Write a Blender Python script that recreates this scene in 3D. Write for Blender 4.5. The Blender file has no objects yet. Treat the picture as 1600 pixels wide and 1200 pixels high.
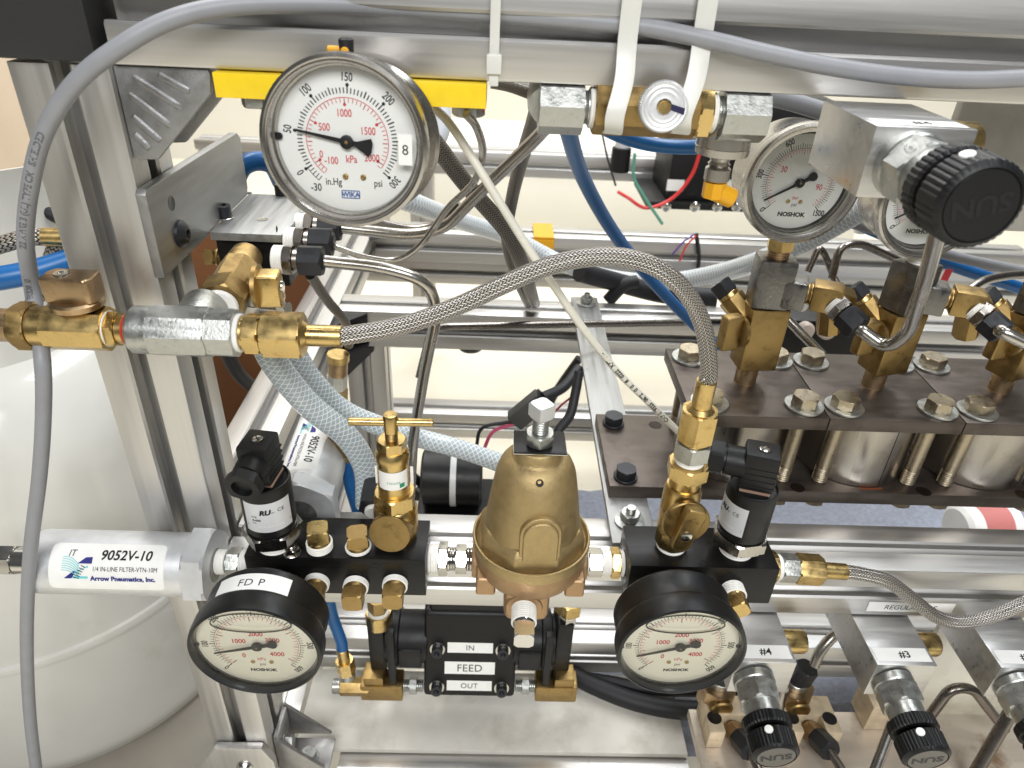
import bpy, bmesh, math, random
from mathutils import Vector, Matrix
random.seed(7)
PI = math.pi
sin, cos = math.sin, math.cos
scene = bpy.context.scene
col = scene.collection
MM = 0.001                      # everything below is written in millimetres

# ---------------------------------------------------------------- camera
# world: X along the front rails, Y away from the viewer, Z up; the front of the frame is Y = 0
FPX = 1110.0
CAM = Vector((0.0, -305.0, 0.0))
_d = Vector((-90.0, 1800.0, 1110.0)).normalized()
_x = Vector((38200.0, 1200.0, 1110.0)); _x = (_x - _d * _x.dot(_d)).normalized()
_y = _x.cross(_d)
WX, WY, WZ = _x, _y, -_d        # world axes seen from the camera (x right, y down, z forward)
right = Vector((WX.x, WY.x, WZ.x)); down = Vector((WX.y, WY.y, WZ.y)); fwd = Vector((WX.z, WY.z, WZ.z))
cam_data = bpy.data.cameras.new("camera"); cam = bpy.data.objects.new("camera", cam_data); col.objects.link(cam)
cam.matrix_world = Matrix(((right.x, -down.x, -fwd.x, CAM.x * MM), (right.y, -down.y, -fwd.y, CAM.y * MM),
                           (right.z, -down.z, -fwd.z, CAM.z * MM), (0, 0, 0, 1)))
cam_data.sensor_width = 9.8; cam_data.lens = FPX / 1600 * 9.8
cam_data.clip_start = 0.01; cam_data.clip_end = 50
cam_data.dof.use_dof = True; cam_data.dof.focus_distance = 0.375; cam_data.dof.aperture_fstop = 4.5
scene.camera = cam
scene.render.resolution_x = 1024; scene.render.resolution_y = 768

# ---------------------------------------------------------------- light
world = bpy.data.worlds.new("World"); scene.world = world; world.use_nodes = True
world.node_tree.nodes["Background"].inputs[0].default_value = (0.96, 0.98, 1.0, 1)
world.node_tree.nodes["Background"].inputs[1].default_value = 0.11
def area(name, loc, size, power, rot, colr=(1, 0.96, 0.9)):
    l = bpy.data.lights.new(name, 'AREA'); l.shape = 'RECTANGLE'; l.size, l.size_y = size; l.energy = power; l.color = colr
    o = bpy.data.objects.new(name, l); col.objects.link(o); o.location = loc; o.rotation_euler = rot
area("ceiling_lamp", (-0.7, 0.9, 1.9), (0.45, 1.6), 36, (math.radians(-14), math.radians(-12), 0), (1, .985, .965))
area("ceiling_lamp", (0.9, 0.5, 1.9), (0.45, 1.6), 42, (math.radians(-8), math.radians(16), 0), (.92, .965, 1))
area("front_fill", (0.1, -1.7, 1.25), (1.6, 0.7), 50, (math.radians(51), 0, 0), (.98, .99, 1))  # added fill from behind the camera, brightens dials and other front faces
area("ceiling_lamp", (0.4, 2.0, 1.9), (1.8, 0.45), 38, (0, 0, 0), (.97, .985, 1))  # extra unseen lamp, added to brighten the far floor and wall
scene.view_settings.view_transform = 'Standard'; scene.view_settings.look = 'None'
scene.view_settings.exposure = 0.0; scene.view_settings.gamma = 1
scene.view_settings.use_curve_mapping = False

# ---------------------------------------------------------------- geometry library (millimetres)
def V(*a): return Vector(a)
def at(u, v, X=None, Y=None, Z=None):
    """point where the line of sight through photo pixel (u, v) meets a plane of the place"""
    r = right * ((u - 800) / FPX) + down * ((v - 600) / FPX) + fwd
    if Y is not None: t = (Y - CAM.y) / r.y
    elif Z is not None: t = (Z - CAM.z) / r.z
    else: t = (X - CAM.x) / r.x
    return CAM + r * t
AX, AY, AZ = V(1, 0, 0), V(0, 1, 0), V(0, 0, 1)
def frame(ax, up=None):
    ax = ax.normalized()
    up = up or (AZ if abs(ax.z) < 0.9 else AX)
    ex = up.cross(ax)
    if ex.length < 1e-5: ex = AX.cross(ax)
    ex.normalize(); ey = ax.cross(ex)
    return ex, ey, ax
class G:
    def __init__(s): s.v = []; s.f = []; s.uv = []
    def add(s, vs, fs, uvs=None):
        b = len(s.v); s.v += vs
        for i, f in enumerate(fs):
            s.f.append([b + k for k in f]); s.uv.append(uvs[i] if uvs else None)
        return s
    def lathe(s, o, ax, prof, seg=28, cap=True, up=None, rfun=None, off=0.0):
        ex, ey, ez = frame(ax, up); n = len(prof); vs = []; fs = []; uvs = []
        for t, r in prof:
            for k in range(seg):
                a = 2 * PI * k / seg + off; rr = rfun(r, a) if rfun else r
                vs.append(o + ez * t + (ex * cos(a) + ey * sin(a)) * rr)
        for i in range(n - 1):
            for k in range(seg):
                k2 = (k + 1) % seg
                fs.append([i * seg + k, i * seg + k2, (i + 1) * seg + k2, (i + 1) * seg + k])
                u0, u1, t0, t1 = k / seg, (k + 1) / seg, prof[i][0], prof[i + 1][0]
                uvs.append([(t0, u0), (t0, u1), (t1, u1), (t1, u0)])
        if cap:
            fs.append(list(range(seg))[::-1]); uvs.append(None)
            fs.append([(n - 1) * seg + k for k in range(seg)]); uvs.append(None)
        return s.add(vs, fs, uvs)
    def cyl(s, o, ax, L, r, seg=28, ch=0.3): 
        ch = min(ch, r * .3, L * .3)
        return s.lathe(o, ax, [(0, r - ch), (ch, r), (L - ch, r), (L, r - ch)], seg)
    def ring(s, o, ax, L, r0, r1, seg=36, ch=0.25):
        return s.lathe(o, ax, [(0, r0), (0, r1 - ch), (ch, r1), (L - ch, r1), (L, r1 - ch), (L, r0), (0, r0)], seg, cap=False)
    def hexa(s, o, ax, L, af, n=6, rot=0, both=True, chf=1.035, up=None):
        """hexagon (or n-gon) bar of given width across flats with turned, chamfered ends"""
        a0 = af / 2; st = 2 * PI / n; seg = n * 6
        def rh(a): return a0 / cos(((a - rot + st / 2) % st) - st / 2)
        rc = a0 * chf if n == 6 else a0 * (chf + .16 if n == 4 else chf)
        full = a0 / cos(st / 2); d = max(.01, (full - rc) * .62)
        prof = [(0, 0), (d, 1), (L - d, 1), (L, 0)] if both else [(0, 1), (L - d, 1), (L, 0)]
        return s.lathe(o, ax, prof, seg, rfun=lambda q, a: rh(a) if q else min(rh(a), rc), up=up, off=rot)
    def thread(s, o, ax, L, r, pitch=1.4, taper=0.0, depth=.45, seg=24):
        n = max(2, int(L / pitch)); p = L / n; pr = []
        for i in range(n):
            rr = r - taper * i / n
            pr += [(i * p, rr - depth), (i * p + p * .35, rr), (i * p + p * .65, rr)]
        pr.append((L, r - taper - depth))
        return s.lathe(o, ax, pr, seg)
    def box(s, lo, hi):
        x0, y0, z0 = lo; x1, y1, z1 = hi
        vs = [V(x, y, z) for z in (z0, z1) for y in (y0, y1) for x in (x0, x1)]
        return s.add(vs, [[0, 2, 3, 1], [4, 5, 7, 6], [0, 1, 5, 4], [2, 6, 7, 3], [0, 4, 6, 2], [1, 3, 7, 5]])
    def obox(s, c, ex, ey, ez, sx, sy, sz):
        vs = [c + ex * (a * sx / 2) + ey * (b * sy / 2) + ez * (d * sz / 2) for d in (-1, 1) for b in (-1, 1) for a in (-1, 1)]
        return s.add(vs, [[0, 2, 3, 1], [4, 5, 7, 6], [0, 1, 5, 4], [2, 6, 7, 3], [0, 4, 6, 2], [1, 3, 7, 5]])
    def prism(s, poly, o, ex, ey, h, cap=True):
        ez = ex.cross(ey); n = len(poly)
        vs = [o + ex * p[0] + ey * p[1] for p in poly] + [o + ex * p[0] + ey * p[1] + ez * h for p in poly]
        fs = [[i, (i + 1) % n, n + (i + 1) % n, n + i] for i in range(n)]
        if cap: fs += [list(range(n))[::-1], list(range(n, 2 * n))]
        return s.add(vs, fs)
    def tube(s, pts, r, seg=14, cap=True, rfun=None):
        P_ = pts; n = len(P_); vs = []; fs = []; uvs = []; L = 0; Ls = [0]
        fr = frames(P_)
        for i in range(1, n): L += (P_[i] - P_[i - 1]).length; Ls.append(L)
        for i in range(n):
            a_, b_ = fr[i]; rr = rfun(Ls[i], L) if rfun else r
            for k in range(seg):
                t = 2 * PI * k / seg; vs.append(P_[i] + (a_ * cos(t) + b_ * sin(t)) * rr)
        for i in range(n - 1):
            for k in range(seg):
                k2 = (k + 1) % seg
                fs.append([i * seg + k, i * seg + k2, (i + 1) * seg + k2, (i + 1) * seg + k])
                uvs.append([(Ls[i], k / seg), (Ls[i], (k + 1) / seg), (Ls[i + 1], (k + 1) / seg), (Ls[i + 1], k / seg)])
        if cap:
            fs.append(list(range(seg))[::-1]); uvs.append(None); fs.append([(n - 1) * seg + k for k in range(seg)]); uvs.append(None)
        return s.add(vs, fs, uvs)
def frames(P_):
    n = len(P_); T = []
    for i in range(n):
        T.append((P_[min(i + 1, n - 1)] - P_[max(i - 1, 0)]).normalized())
    a = AZ.cross(T[0])
    if a.length < .05: a = AX.cross(T[0])
    a.normalize(); out = []
    for i in range(n):
        a = (a - T[i] * a.dot(T[i])).normalized(); out.append((a, T[i].cross(a)))
    return out
def spline(pts, n=10):
    """Catmull-Rom through the points"""
    p = [pts[0] * 2 - pts[1]] + list(pts) + [pts[-1] * 2 - pts[-2]]; out = []
    for i in range(1, len(p) - 2):
        a, b, c, d = p[i - 1], p[i], p[i + 1], p[i + 2]
        for k in range(n):
            t = k / n
            out.append(.5 * ((2 * b) + (c - a) * t + (2 * a - 5 * b + 4 * c - d) * t * t + (3 * b - a - 3 * c + d) * t ** 3))
    out.append(p[-2].copy()); return out
def bendpath(pts, rad, n=7):
    """straight runs with round bends, as bent tubing"""
    out = [pts[0].copy()]
    for i in range(1, len(pts) - 1):
        a, b, c = pts[i - 1], pts[i], pts[i + 1]
        d1 = (a - b); d2 = (c - b); r = min(rad, d1.length * .49, d2.length * .49)
        s, e = b + d1.normalized() * r, b + d2.normalized() * r
        for k in range(n + 1):
            t = k / n; out.append(s * (1 - t) ** 2 + b * 2 * t * (1 - t) + e * t * t)
    out.append(pts[-1].copy()); return out

ORG = {}
def mesh_from(name, g, org, angle=32, bevel=0, bseg=2, bang=40):
    me = bpy.data.meshes.new(name)
    me.from_pydata([((v - org) * MM)[:] for v in g.v], [], g.f)
    if any(u for u in g.uv):
        lay = me.uv_layers.new(name="UVMap"); li = 0
        for fi, f in enumerate(g.f):
            u = g.uv[fi]
            for k in range(len(f)):
                lay.data[li].uv = u[k] if u else (0, 0)
                li += 1
    bm = bmesh.new(); bm.from_mesh(me)
    if bevel:
        es = [e for e in bm.edges if len(e.link_faces) == 2 and e.calc_face_angle(0) > math.radians(bang)]
        bmesh.ops.bevel(bm, geom=es, offset=bevel * MM, segments=bseg, profile=.6, affect='EDGES', clamp_overlap=True)
    if not any(u for u in g.uv): bmesh.ops.recalc_face_normals(bm, faces=bm.faces)
    for f in bm.faces: f.smooth = True
    bm.to_mesh(me); bm.free()
    me.set_sharp_from_angle(angle=math.radians(angle))
    return me
def part(name, g, mat, parent, label=None, kind=None, **k):
    org = ORG[parent]
    o = bpy.data.objects.new(name, mesh_from(name, g, org, **k)); col.objects.link(o)
    o.data.materials.append(mat); o.parent = parent; ORG[o] = org
    if label: o['label'] = label
    if kind: o['kind'] = kind
    return o
def thing(name, label, cat, loc, group=None):
    o = bpy.data.objects.new(name, None); col.objects.link(o); o.empty_display_size = .01
    o.location = loc * MM; ORG[o] = Vector(loc); o['label'] = label; o['category'] = cat
    if group: o['group'] = group
    return o
def single(name, label, cat, g, mat, group=None, loc=None, **k):
    loc = loc if loc is not None else sum(g.v, V(0, 0, 0)) / len(g.v)
    o = bpy.data.objects.new(name, mesh_from(name, g, loc, **k)); col.objects.link(o)
    o.data.materials.append(mat); o.location = loc * MM; ORG[o] = loc; o['label'] = label; o['category'] = cat
    if group: o['group'] = group
    return o
def setting(name, g, mat, kind='structure', **k):
    o = single(name, '', '', g, mat, **k); del o['label']; del o['category']; o['kind'] = kind; return o

# ---- lettering
_txt = {}
def glyphs(body, size=1.0, bold=0.0, shear=0.0, spacing=1.0, width=1.0):
    key = (body, bold, shear, spacing)
    if key not in _txt:
        c = bpy.data.curves.new("t", 'FONT'); c.body = body; c.size = 1; c.offset = bold; c.shear = shear; c.space_character = spacing
        c.resolution_u = 3; c.align_x = 'CENTER'; c.align_y = 'CENTER'
        o = bpy.data.objects.new("t", c); me = bpy.data.meshes.new_from_object(o)
        vs = [(v.co.x, v.co.y) for v in me.vertices]; fs = [list(p.vertices) for p in me.polygons]
        bpy.data.objects.remove(o); bpy.data.curves.remove(c); bpy.data.meshes.remove(me)
        if vs:
            cx = (min(v[0] for v in vs) + max(v[0] for v in vs)) / 2; cy = (min(v[1] for v in vs) + max(v[1] for v in vs)) / 2
            vs = [(x - cx, y - cy) for x, y in vs]
        _txt[key] = (vs, fs)
    vs, fs = _txt[key]
    return [(x * size * width, y * size) for x, y in vs], fs
class Print:
    """flat print collected in the plane of a sheet (x, y in mm), laid on any surface by a mapping"""
    def __init__(s): s.v = []; s.f = []
    def poly(s, pts):
        b = len(s.v); s.v += [tuple(p) for p in pts]; s.f.append([b + i for i in range(len(pts))]); return s
    def text(s, body, x, y, size, rot=0, **k):
        vs, fs = glyphs(body, size, **k); b = len(s.v); c, n = cos(rot), sin(rot)
        s.v += [(x + a * c - d * n, y + a * n + d * c) for a, d in vs]; s.f += [[b + i for i in f] for f in fs]; return s
    def bar(s, x0, y0, x1, y1, w):
        dx, dy = x1 - x0, y1 - y0; L = math.hypot(dx, dy); nx, ny = -dy / L * w / 2, dx / L * w / 2
        return s.poly([(x0 + nx, y0 + ny), (x0 - nx, y0 - ny), (x1 - nx, y1 - ny), (x1 + nx, y1 + ny)])
    def disc(s, x, y, r, n=20): return s.poly([(x + r * cos(2 * PI * i / n), y + r * sin(2 * PI * i / n)) for i in range(n)])
    def arc(s, x, y, r, w, a0, a1, n=40):
        for i in range(n):
            p, q = a0 + (a1 - a0) * i / n, a0 + (a1 - a0) * (i + 1) / n
            s.poly([(x + (r - w / 2) * cos(p), y + (r - w / 2) * sin(p)), (x + (r + w / 2) * cos(p), y + (r + w / 2) * sin(p)),
                    (x + (r + w / 2) * cos(q), y + (r + w / 2) * sin(q)), (x + (r - w / 2) * cos(q), y + (r - w / 2) * sin(q))])
        return s
    def geo(s, fn):
        g = G(); g.add([fn(x, y) for x, y in s.v], s.f); return g
def plane_map(o, ex, ey, lift=.06):
    n = ex.cross(ey).normalized() * lift
    return lambda x, y: o + ex * x + ey * y + n
def cyl_map(c, ax, e0, R, lift=.06, wrap=1):
    """sheet laid round a cylinder: x along the axis, y round it, centred on direction e0"""
    e1 = ax.cross(e0)
    return lambda x, y: c + ax * x + (e0 * cos(y / R * wrap) + e1 * sin(y / R * wrap)) * (R + lift)
def sheet(w, h, fn, nx=1, ny=1, r=0):
    """thin sheet, its corners rounded a little when r > 0"""
    g = G()
    if r and nx == 1:
        pts = []
        for cx, cy, a in ((w / 2 - r, h / 2 - r, 0), (-w / 2 + r, h / 2 - r, PI / 2), (-w / 2 + r, -h / 2 + r, PI), (w / 2 - r, -h / 2 + r, 1.5 * PI)):
            pts += [(cx + r * cos(a + k * PI / 8), cy + r * sin(a + k * PI / 8)) for k in range(5)]
        g.add([fn(*p) for p in pts], [list(range(len(pts)))]); return g
    vs = []
    for j in range(ny + 1):
        for i in range(nx + 1):
            x, y = w * (i / nx - .5), h * (j / ny - .5)
            if r:
                dx = abs(x) - (w / 2 - r); dy = abs(y) - (h / 2 - r)
                if dx > 0 and dy > 0:
                    k = math.hypot(dx, dy); m = max(dx, dy)
                    if k > 0: dx, dy = dx * m / k, dy * m / k
                    x = math.copysign(w / 2 - r + dx, x); y = math.copysign(h / 2 - r + dy, y)
            vs.append(fn(x, y))
    fs = [[j * (nx + 1) + i, j * (nx + 1) + i + 1, (j + 1) * (nx + 1) + i + 1, (j + 1) * (nx + 1) + i] for j in range(ny) for i in range(nx)]
    g.add(vs, fs); return g

# ---------------------------------------------------------------- materials
def C(r, g, b):
    f = lambda c: ((c / 255 + .055) / 1.055) ** 2.4 if c > 10 else c / 255 / 12.92
    return (f(r), f(g), f(b), 1)
def M(name, base, metal=0.0, rough=.5, nscale=0, namt=0.0, bscale=0, bstr=0.0, stretch=(1, 1, 1), rvar=0.0, spec=.5, coat=0.0,
      tint=None, tscale=60, tlo=.55, thi=.7, trans=0.0, ior=1.45, bdist=.0004, sss=0.0):
    m = bpy.data.materials.new(name); m.use_nodes = True; nt = m.node_tree; N = nt.nodes; L = nt.links
    b = N["Principled BSDF"]; b.inputs["Base Color"].default_value = base; b.inputs["Metallic"].default_value = metal
    b.inputs["Roughness"].default_value = rough; b.inputs["Specular IOR Level"].default_value = spec
    b.inputs["Coat Weight"].default_value = coat; b.inputs["Coat Roughness"].default_value = .1
    b.inputs["Transmission Weight"].default_value = trans; b.inputs["IOR"].default_value = ior
    if sss: b.inputs["Subsurface Weight"].default_value = sss; b.inputs["Subsurface Radius"].default_value = (.004, .004, .004)
    tc = N.new("ShaderNodeTexCoord"); mp = N.new("ShaderNodeMapping"); mp.inputs["Scale"].default_value = stretch
    L.new(tc.outputs["Object"], mp.inputs[0]); colour = None
    if nscale:
        n = N.new("ShaderNodeTexNoise"); n.inputs["Scale"].default_value = nscale; n.inputs["Detail"].default_value = 6; L.new(mp.outputs[0], n.inputs[0])
        r = N.new("ShaderNodeMapRange"); r.inputs["From Min"].default_value = .3; r.inputs["From Max"].default_value = .7
        r.inputs["To Min"].default_value = 1 - namt; r.inputs["To Max"].default_value = 1 + namt * .5; L.new(n.outputs[0], r.inputs[0])
        mx = N.new("ShaderNodeMix"); mx.data_type = 'RGBA'; mx.blend_type = 'MULTIPLY'; mx.inputs[0].default_value = 1
        mx.inputs[6].default_value = base; L.new(r.outputs[0], mx.inputs[7]); colour = mx.outputs[2]
        if rvar:
            rr = N.new("ShaderNodeMapRange"); rr.inputs["From Min"].default_value = .3; rr.inputs["From Max"].default_value = .7
            rr.inputs["To Min"].default_value = max(.02, rough - rvar); rr.inputs["To Max"].default_value = rough + rvar
            L.new(n.outputs[0], rr.inputs[0]); L.new(rr.outputs[0], b.inputs["Roughness"])
    if tint:
        n2 = N.new("ShaderNodeTexNoise"); n2.inputs["Scale"].default_value = tscale; n2.inputs["Detail"].default_value = 8; n2.inputs["Roughness"].default_value = .65
        L.new(tc.outputs["Object"], n2.inputs[0])
        r2 = N.new("ShaderNodeMapRange"); r2.inputs["From Min"].default_value = tlo; r2.inputs["From Max"].default_value = thi; L.new(n2.outputs[0], r2.inputs[0])
        mt = N.new("ShaderNodeMix"); mt.data_type = 'RGBA'; mt.inputs[6].default_value = base; mt.inputs[7].default_value = tint
        L.new(r2.outputs[0], mt.inputs[0])
        if colour: L.new(colour, mt.inputs[6])
        colour = mt.outputs[2]
    if colour: L.new(colour, b.inputs["Base Color"])
    if bscale:
        nb = N.new("ShaderNodeTexNoise"); nb.inputs["Scale"].default_value = bscale; nb.inputs["Detail"].default_value = 4; L.new(mp.outputs[0], nb.inputs[0])
        bp = N.new("ShaderNodeBump"); bp.inputs["Strength"].default_value = bstr; bp.inputs["Distance"].default_value = bdist
        L.new(nb.outputs[0], bp.inputs["Height"]); L.new(bp.outputs[0], b.inputs["Normal"])
    return m
def braid_material(name, light, dark, rows, pitch, rough=.35, metal=1.0, amp=.5, slope=1.0, lo=.25, hi=.75):
    """woven wire: chevron strands; UV x = mm along the hose, y = turn round it"""
    m = bpy.data.materials.new(name); m.use_nodes = True; nt = m.node_tree; N = nt.nodes; L = nt.links; b = N["Principled BSDF"]
    b.inputs["Metallic"].default_value = metal; b.inputs["Roughness"].default_value = rough
    uv = N.new("ShaderNodeUVMap"); sp = N.new("ShaderNodeSeparateXYZ"); L.new(uv.outputs[0], sp.inputs[0])
    def math_(op, a, c=None):
        n = N.new("ShaderNodeMath"); n.operation = op
        for i, q in enumerate((a, c)):
            if q is None: continue
            if isinstance(q, (int, float)): n.inputs[i].default_value = q
            else: L.new(q, n.inputs[i])
        return n.outputs[0]
    vr = math_('MULTIPLY', sp.outputs[1], rows); pp = math_('PINGPONG', vr, .5)
    ph = math_('ADD', math_('MULTIPLY', sp.outputs[0], 1 / pitch), math_('MULTIPLY', pp, 2 * slope))
    wave = math_('ADD', math_('MULTIPLY', math_('SINE', math_('MULTIPLY', ph, 2 * PI)), .5), .5)
    edge = math_('SUBTRACT', 1.0, math_('POWER', math_('ABSOLUTE', math_('SUBTRACT', math_('MULTIPLY', pp, 4), 1.0)), 4.0))
    h = math_('MULTIPLY', math_('POWER', wave, .6), math_('ADD', math_('MULTIPLY', edge, .5), .5))
    r = N.new("ShaderNodeMapRange"); r.inputs["From Min"].default_value = lo; r.inputs["From Max"].default_value = hi; L.new(h, r.inputs[0])
    mx = N.new("ShaderNodeMix"); mx.data_type = 'RGBA'; mx.inputs[6].default_value = dark; mx.inputs[7].default_value = light
    L.new(r.outputs[0], mx.inputs[0]); L.new(mx.outputs[2], b.inputs["Base Color"])
    bp = N.new("ShaderNodeBump"); bp.inputs["Strength"].default_value = amp; bp.inputs["Distance"].default_value = .0006
    L.new(h, bp.inputs["Height"]); L.new(bp.outputs[0], b.inputs["Normal"]); return m
def clear_braid_material(name, body, thread, turns, pitch, wid=.16):
    m = bpy.data.materials.new(name); m.use_nodes = True; nt = m.node_tree; N = nt.nodes; L = nt.links; b = N["Principled BSDF"]
    b.inputs["Roughness"].default_value = .22; b.inputs["Coat Weight"].default_value = .6; b.inputs["Subsurface Weight"].default_value = .0
    uv = N.new("ShaderNodeUVMap"); sp = N.new("ShaderNodeSeparateXYZ"); L.new(uv.outputs[0], sp.inputs[0])
    def math_(op, a, c=None):
        n = N.new("ShaderNodeMath"); n.operation = op
        for i, q in enumerate((a, c)):
            if q is None: continue
            if isinstance(q, (int, float)): n.inputs[i].default_value = q
            else: L.new(q, n.inputs[i])
        return n.outputs[0]
    x = math_('MULTIPLY', sp.outputs[0], 1 / pitch); y = math_('MULTIPLY', sp.outputs[1], turns)
    def line(q): return math_('LESS_THAN', math_('PINGPONG', q, .5), wid)
    ln = math_('MAXIMUM', line(math_('ADD', x, y)), line(math_('SUBTRACT', x, y)))
    mx = N.new("ShaderNodeMix"); mx.data_type = 'RGBA'; mx.inputs[6].default_value = body; mx.inputs[7].default_value = thread
    L.new(ln, mx.inputs[0]); L.new(mx.outputs[2], b.inputs["Base Color"])
    tr = math_('SUBTRACT', .3, math_('MULTIPLY', ln, .28)); L.new(tr, b.inputs["Transmission Weight"])
    b.inputs["IOR"].default_value = 1.12
    return m
def lens_material(name, amount=.06):
    m = bpy.data.materials.new(name); m.use_nodes = True; nt = m.node_tree; N = nt.nodes; L = nt.links
    N.remove(N["Principled BSDF"]); out = N["Material Output"]
    t = N.new("ShaderNodeBsdfTransparent"); t.inputs[0].default_value = (.97, .98, .97, 1); g = N.new("ShaderNodeBsdfGlossy"); g.inputs["Roughness"].default_value = .03
    f = N.new("ShaderNodeFresnel"); f.inputs["IOR"].default_value = 1.4; mx = N.new("ShaderNodeMixShader")
    L.new(f.outputs[0], mx.inputs[0]); L.new(t.outputs[0], mx.inputs[1]); L.new(g.outputs[0], mx.inputs[2]); L.new(mx.outputs[0], out.inputs[0]); return m

ALU_X = M("anodised_aluminium_x", C(200, 198, 195), .9, .40, 260, .10, 300, .10, stretch=(.03, 1, 1), rvar=.06, tint=C(150, 147, 143), tscale=55, tlo=.66, thi=.85)
ALU_Y = M("anodised_aluminium_y", C(196, 194, 191), .9, .40, 260, .10, 300, .10, stretch=(1, .03, 1), rvar=.06, tint=C(150, 147, 143), tscale=55, tlo=.66, thi=.85)
ALU_Z = M("anodised_aluminium_z", C(202, 200, 197), .9, .40, 260, .10, 300, .10, stretch=(1, 1, .03), rvar=.06, tint=C(150, 147, 143), tscale=55, tlo=.66, thi=.85)
ALU_MACH = M("milled_aluminium", C(196, 195, 193), .92, .36, 300, .12, 500, .12, stretch=(.08, 1, 1), rvar=.1)
ALU_CAST = M("cast_aluminium", C(150, 150, 150), .8, .5, 180, .15, 900, .35, rvar=.08)
ALU_BRUSH = M("brushed_plate", C(158, 158, 156), .8, .46, 240, .2, 500, .2, stretch=(1, .06, .8), rvar=.1, tint=C(130, 130, 128), tscale=90, tlo=.62, thi=.8)
ALU_BARE = M("bare_turned_aluminium", C(220, 221, 222), .6, .46, 200, .06, 700, .08, rvar=.05)
BRASS = M("brass", C(200, 173, 116), 1, .31, 160, .16, 300, .06, rvar=.1, tint=C(150, 118, 66), tscale=140, tlo=.56, thi=.8)
BRASS_OLD = M("aged_brass", C(164, 138, 90), 1, .44, 160, .22, 400, .15, rvar=.12, tint=C(98, 76, 46), tscale=110, tlo=.55, thi=.8)
BRASS_DULL = M("tarnished_brass", C(176, 150, 116), .95, .36, 120, .2, 400, .2, rvar=.12, tint=C(120, 90, 70), tscale=90, tlo=.5, thi=.75)
BRONZE = M("cast_bronze_bell", C(178, 156, 112), .78, .5, 220, .12, 1500, .9, rvar=.06, bdist=.0003, tint=C(224, 190, 130), tscale=70, tlo=.62, thi=.85)
BRONZE_RED = M("cast_red_bronze", C(172, 142, 108), .8, .5, 220, .12, 1400, .6, rvar=.06, bdist=.0003)
ZINC = M("zinc_plated_steel", C(176, 177, 173), .9, .36, 260, .14, 700, .25, rvar=.1, tint=C(156, 158, 154), tscale=300)
STEEL = M("stainless_steel", C(176, 172, 166), 1, .26, 120, .04, rvar=.03)
STEEL_DARK = M("dark_tube_steel", C(136, 130, 124), 1, .28, 120, .05, rvar=.03)
NICKEL = M("nickel_plate", C(194, 192, 187), 1, .17)
FORGED = M("forged_steel", C(118, 116, 113), .95, .36, 200, .2, 420, .5, rvar=.12, bdist=.0005, tint=C(190, 188, 184), tscale=420, tlo=.66, thi=.72)
PHOS = M("phosphated_nut", C(62, 63, 66), .7, .45, 200, .15, 600, .15, rvar=.08)
PLATE = M("oxide_steel_plate", C(98, 90, 84), .8, .42, 120, .22, 300, .12, stretch=(.25, 1, 1), rvar=.1, tint=C(72, 64, 58), tscale=40, tlo=.5, thi=.75)
BOLT_YEL = M("yellow_zinc_bolt", C(176, 164, 142), .95, .36, 300, .16, 500, .2, rvar=.1)
BARREL = M("honed_barrel_steel", C(176, 170, 162), 1, .32, 60, .25, 200, .06, stretch=(1, 1, .06), rvar=.12, tint=C(132, 118, 102), tscale=30, tlo=.5, thi=.8)
BLACK_ANO = M("black_anodised", C(26, 25, 25), .35, .32, 300, .2, 400, .06, stretch=(.05, 1, 1), rvar=.06, spec=.35)
BLACK_PL = M("black_plastic", C(20, 20, 21), 0, .46, 200, .15, 900, .15, rvar=.06, spec=.4)
BLACK_GL = M("black_case", C(17, 17, 18), 0, .4, 200, .12, 700, .05, rvar=.06)
BLACK_MET = M("black_metal", C(30, 30, 32), .3, .36, 200, .15, rvar=.06)
RUBBER = M("black_rubber", C(30, 30, 33), 0, .55, 200, .12)
TAPE = M("thread_tape", C(236, 234, 228), 0, .55, 500, .06, 700, .3)
LABEL = M("white_label", C(236, 235, 231), 0, .42, 150, .04, tint=C(205, 196, 180), tscale=300, tlo=.7, thi=.85)
LABEL_SILVER = M("silver_label", C(206, 207, 208), .1, .4)
INK = M("black_ink", C(22, 22, 24), 0, .5)
INK_GREY = M("grey_print", C(96, 97, 100), 0, .5)
INK_RED = M("red_ink", C(206, 66, 72), 0, .5)
INK_BLUE = M("blue_ink", C(60, 92, 160), 0, .5)
INK_NAVY = M("navy_ink", C(36, 40, 120), 0, .5)
INK_TEAL = M("teal_ink", C(110, 200, 205), 0, .5)
INK_GREEN = M("green_ink", C(30, 140, 96), 0, .5)
DIAL_W = M("white_dial", C(238, 237, 234), 0, .5)
DIAL_C = M("cream_dial", C(250, 244, 226), 0, .45)
LENS = lens_material("gauge_window")
GREY_PVC = M("grey_cable_jacket", C(140, 141, 145), 0, .45, 120, .05, 500, .05)
WHITE_PVC = M("white_cable_jacket", C(222, 218, 204), 0, .4, 120, .06, tint=C(150, 146, 134), tscale=120, tlo=.62, thi=.85)
NYLON = M("natural_nylon", C(214, 213, 206), 0, .35, 80, .03, sss=.25)
BLUE_TUBE = M("blue_tube", C(24, 92, 152), 0, .34, 100, .06)
RED_WIRE = M("red_wire", C(206, 52, 50), 0, .4)
TEAL_WIRE = M("green_wire", C(90, 150, 130), 0, .4)
YELLOW = M("yellow_paint", C(240, 206, 40), 0, .34, 200, .05, 500, .05, tint=C(200, 165, 20), tscale=220, tlo=.7, thi=.85)
YELLOW_PL = M("yellow_plastic", C(220, 160, 28), 0, .4)
WHITE_TANK = M("white_tank_paint", C(208, 206, 199), 0, .16, 30, .03, 60, .10, rvar=.06, bdist=.001, coat=.3, tint=C(196, 192, 182), tscale=14, tlo=.6, thi=.8)
FLOOR = M("vinyl_floor", C(242, 235, 216), 0, .32, 3, .06, 40, .03)
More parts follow.
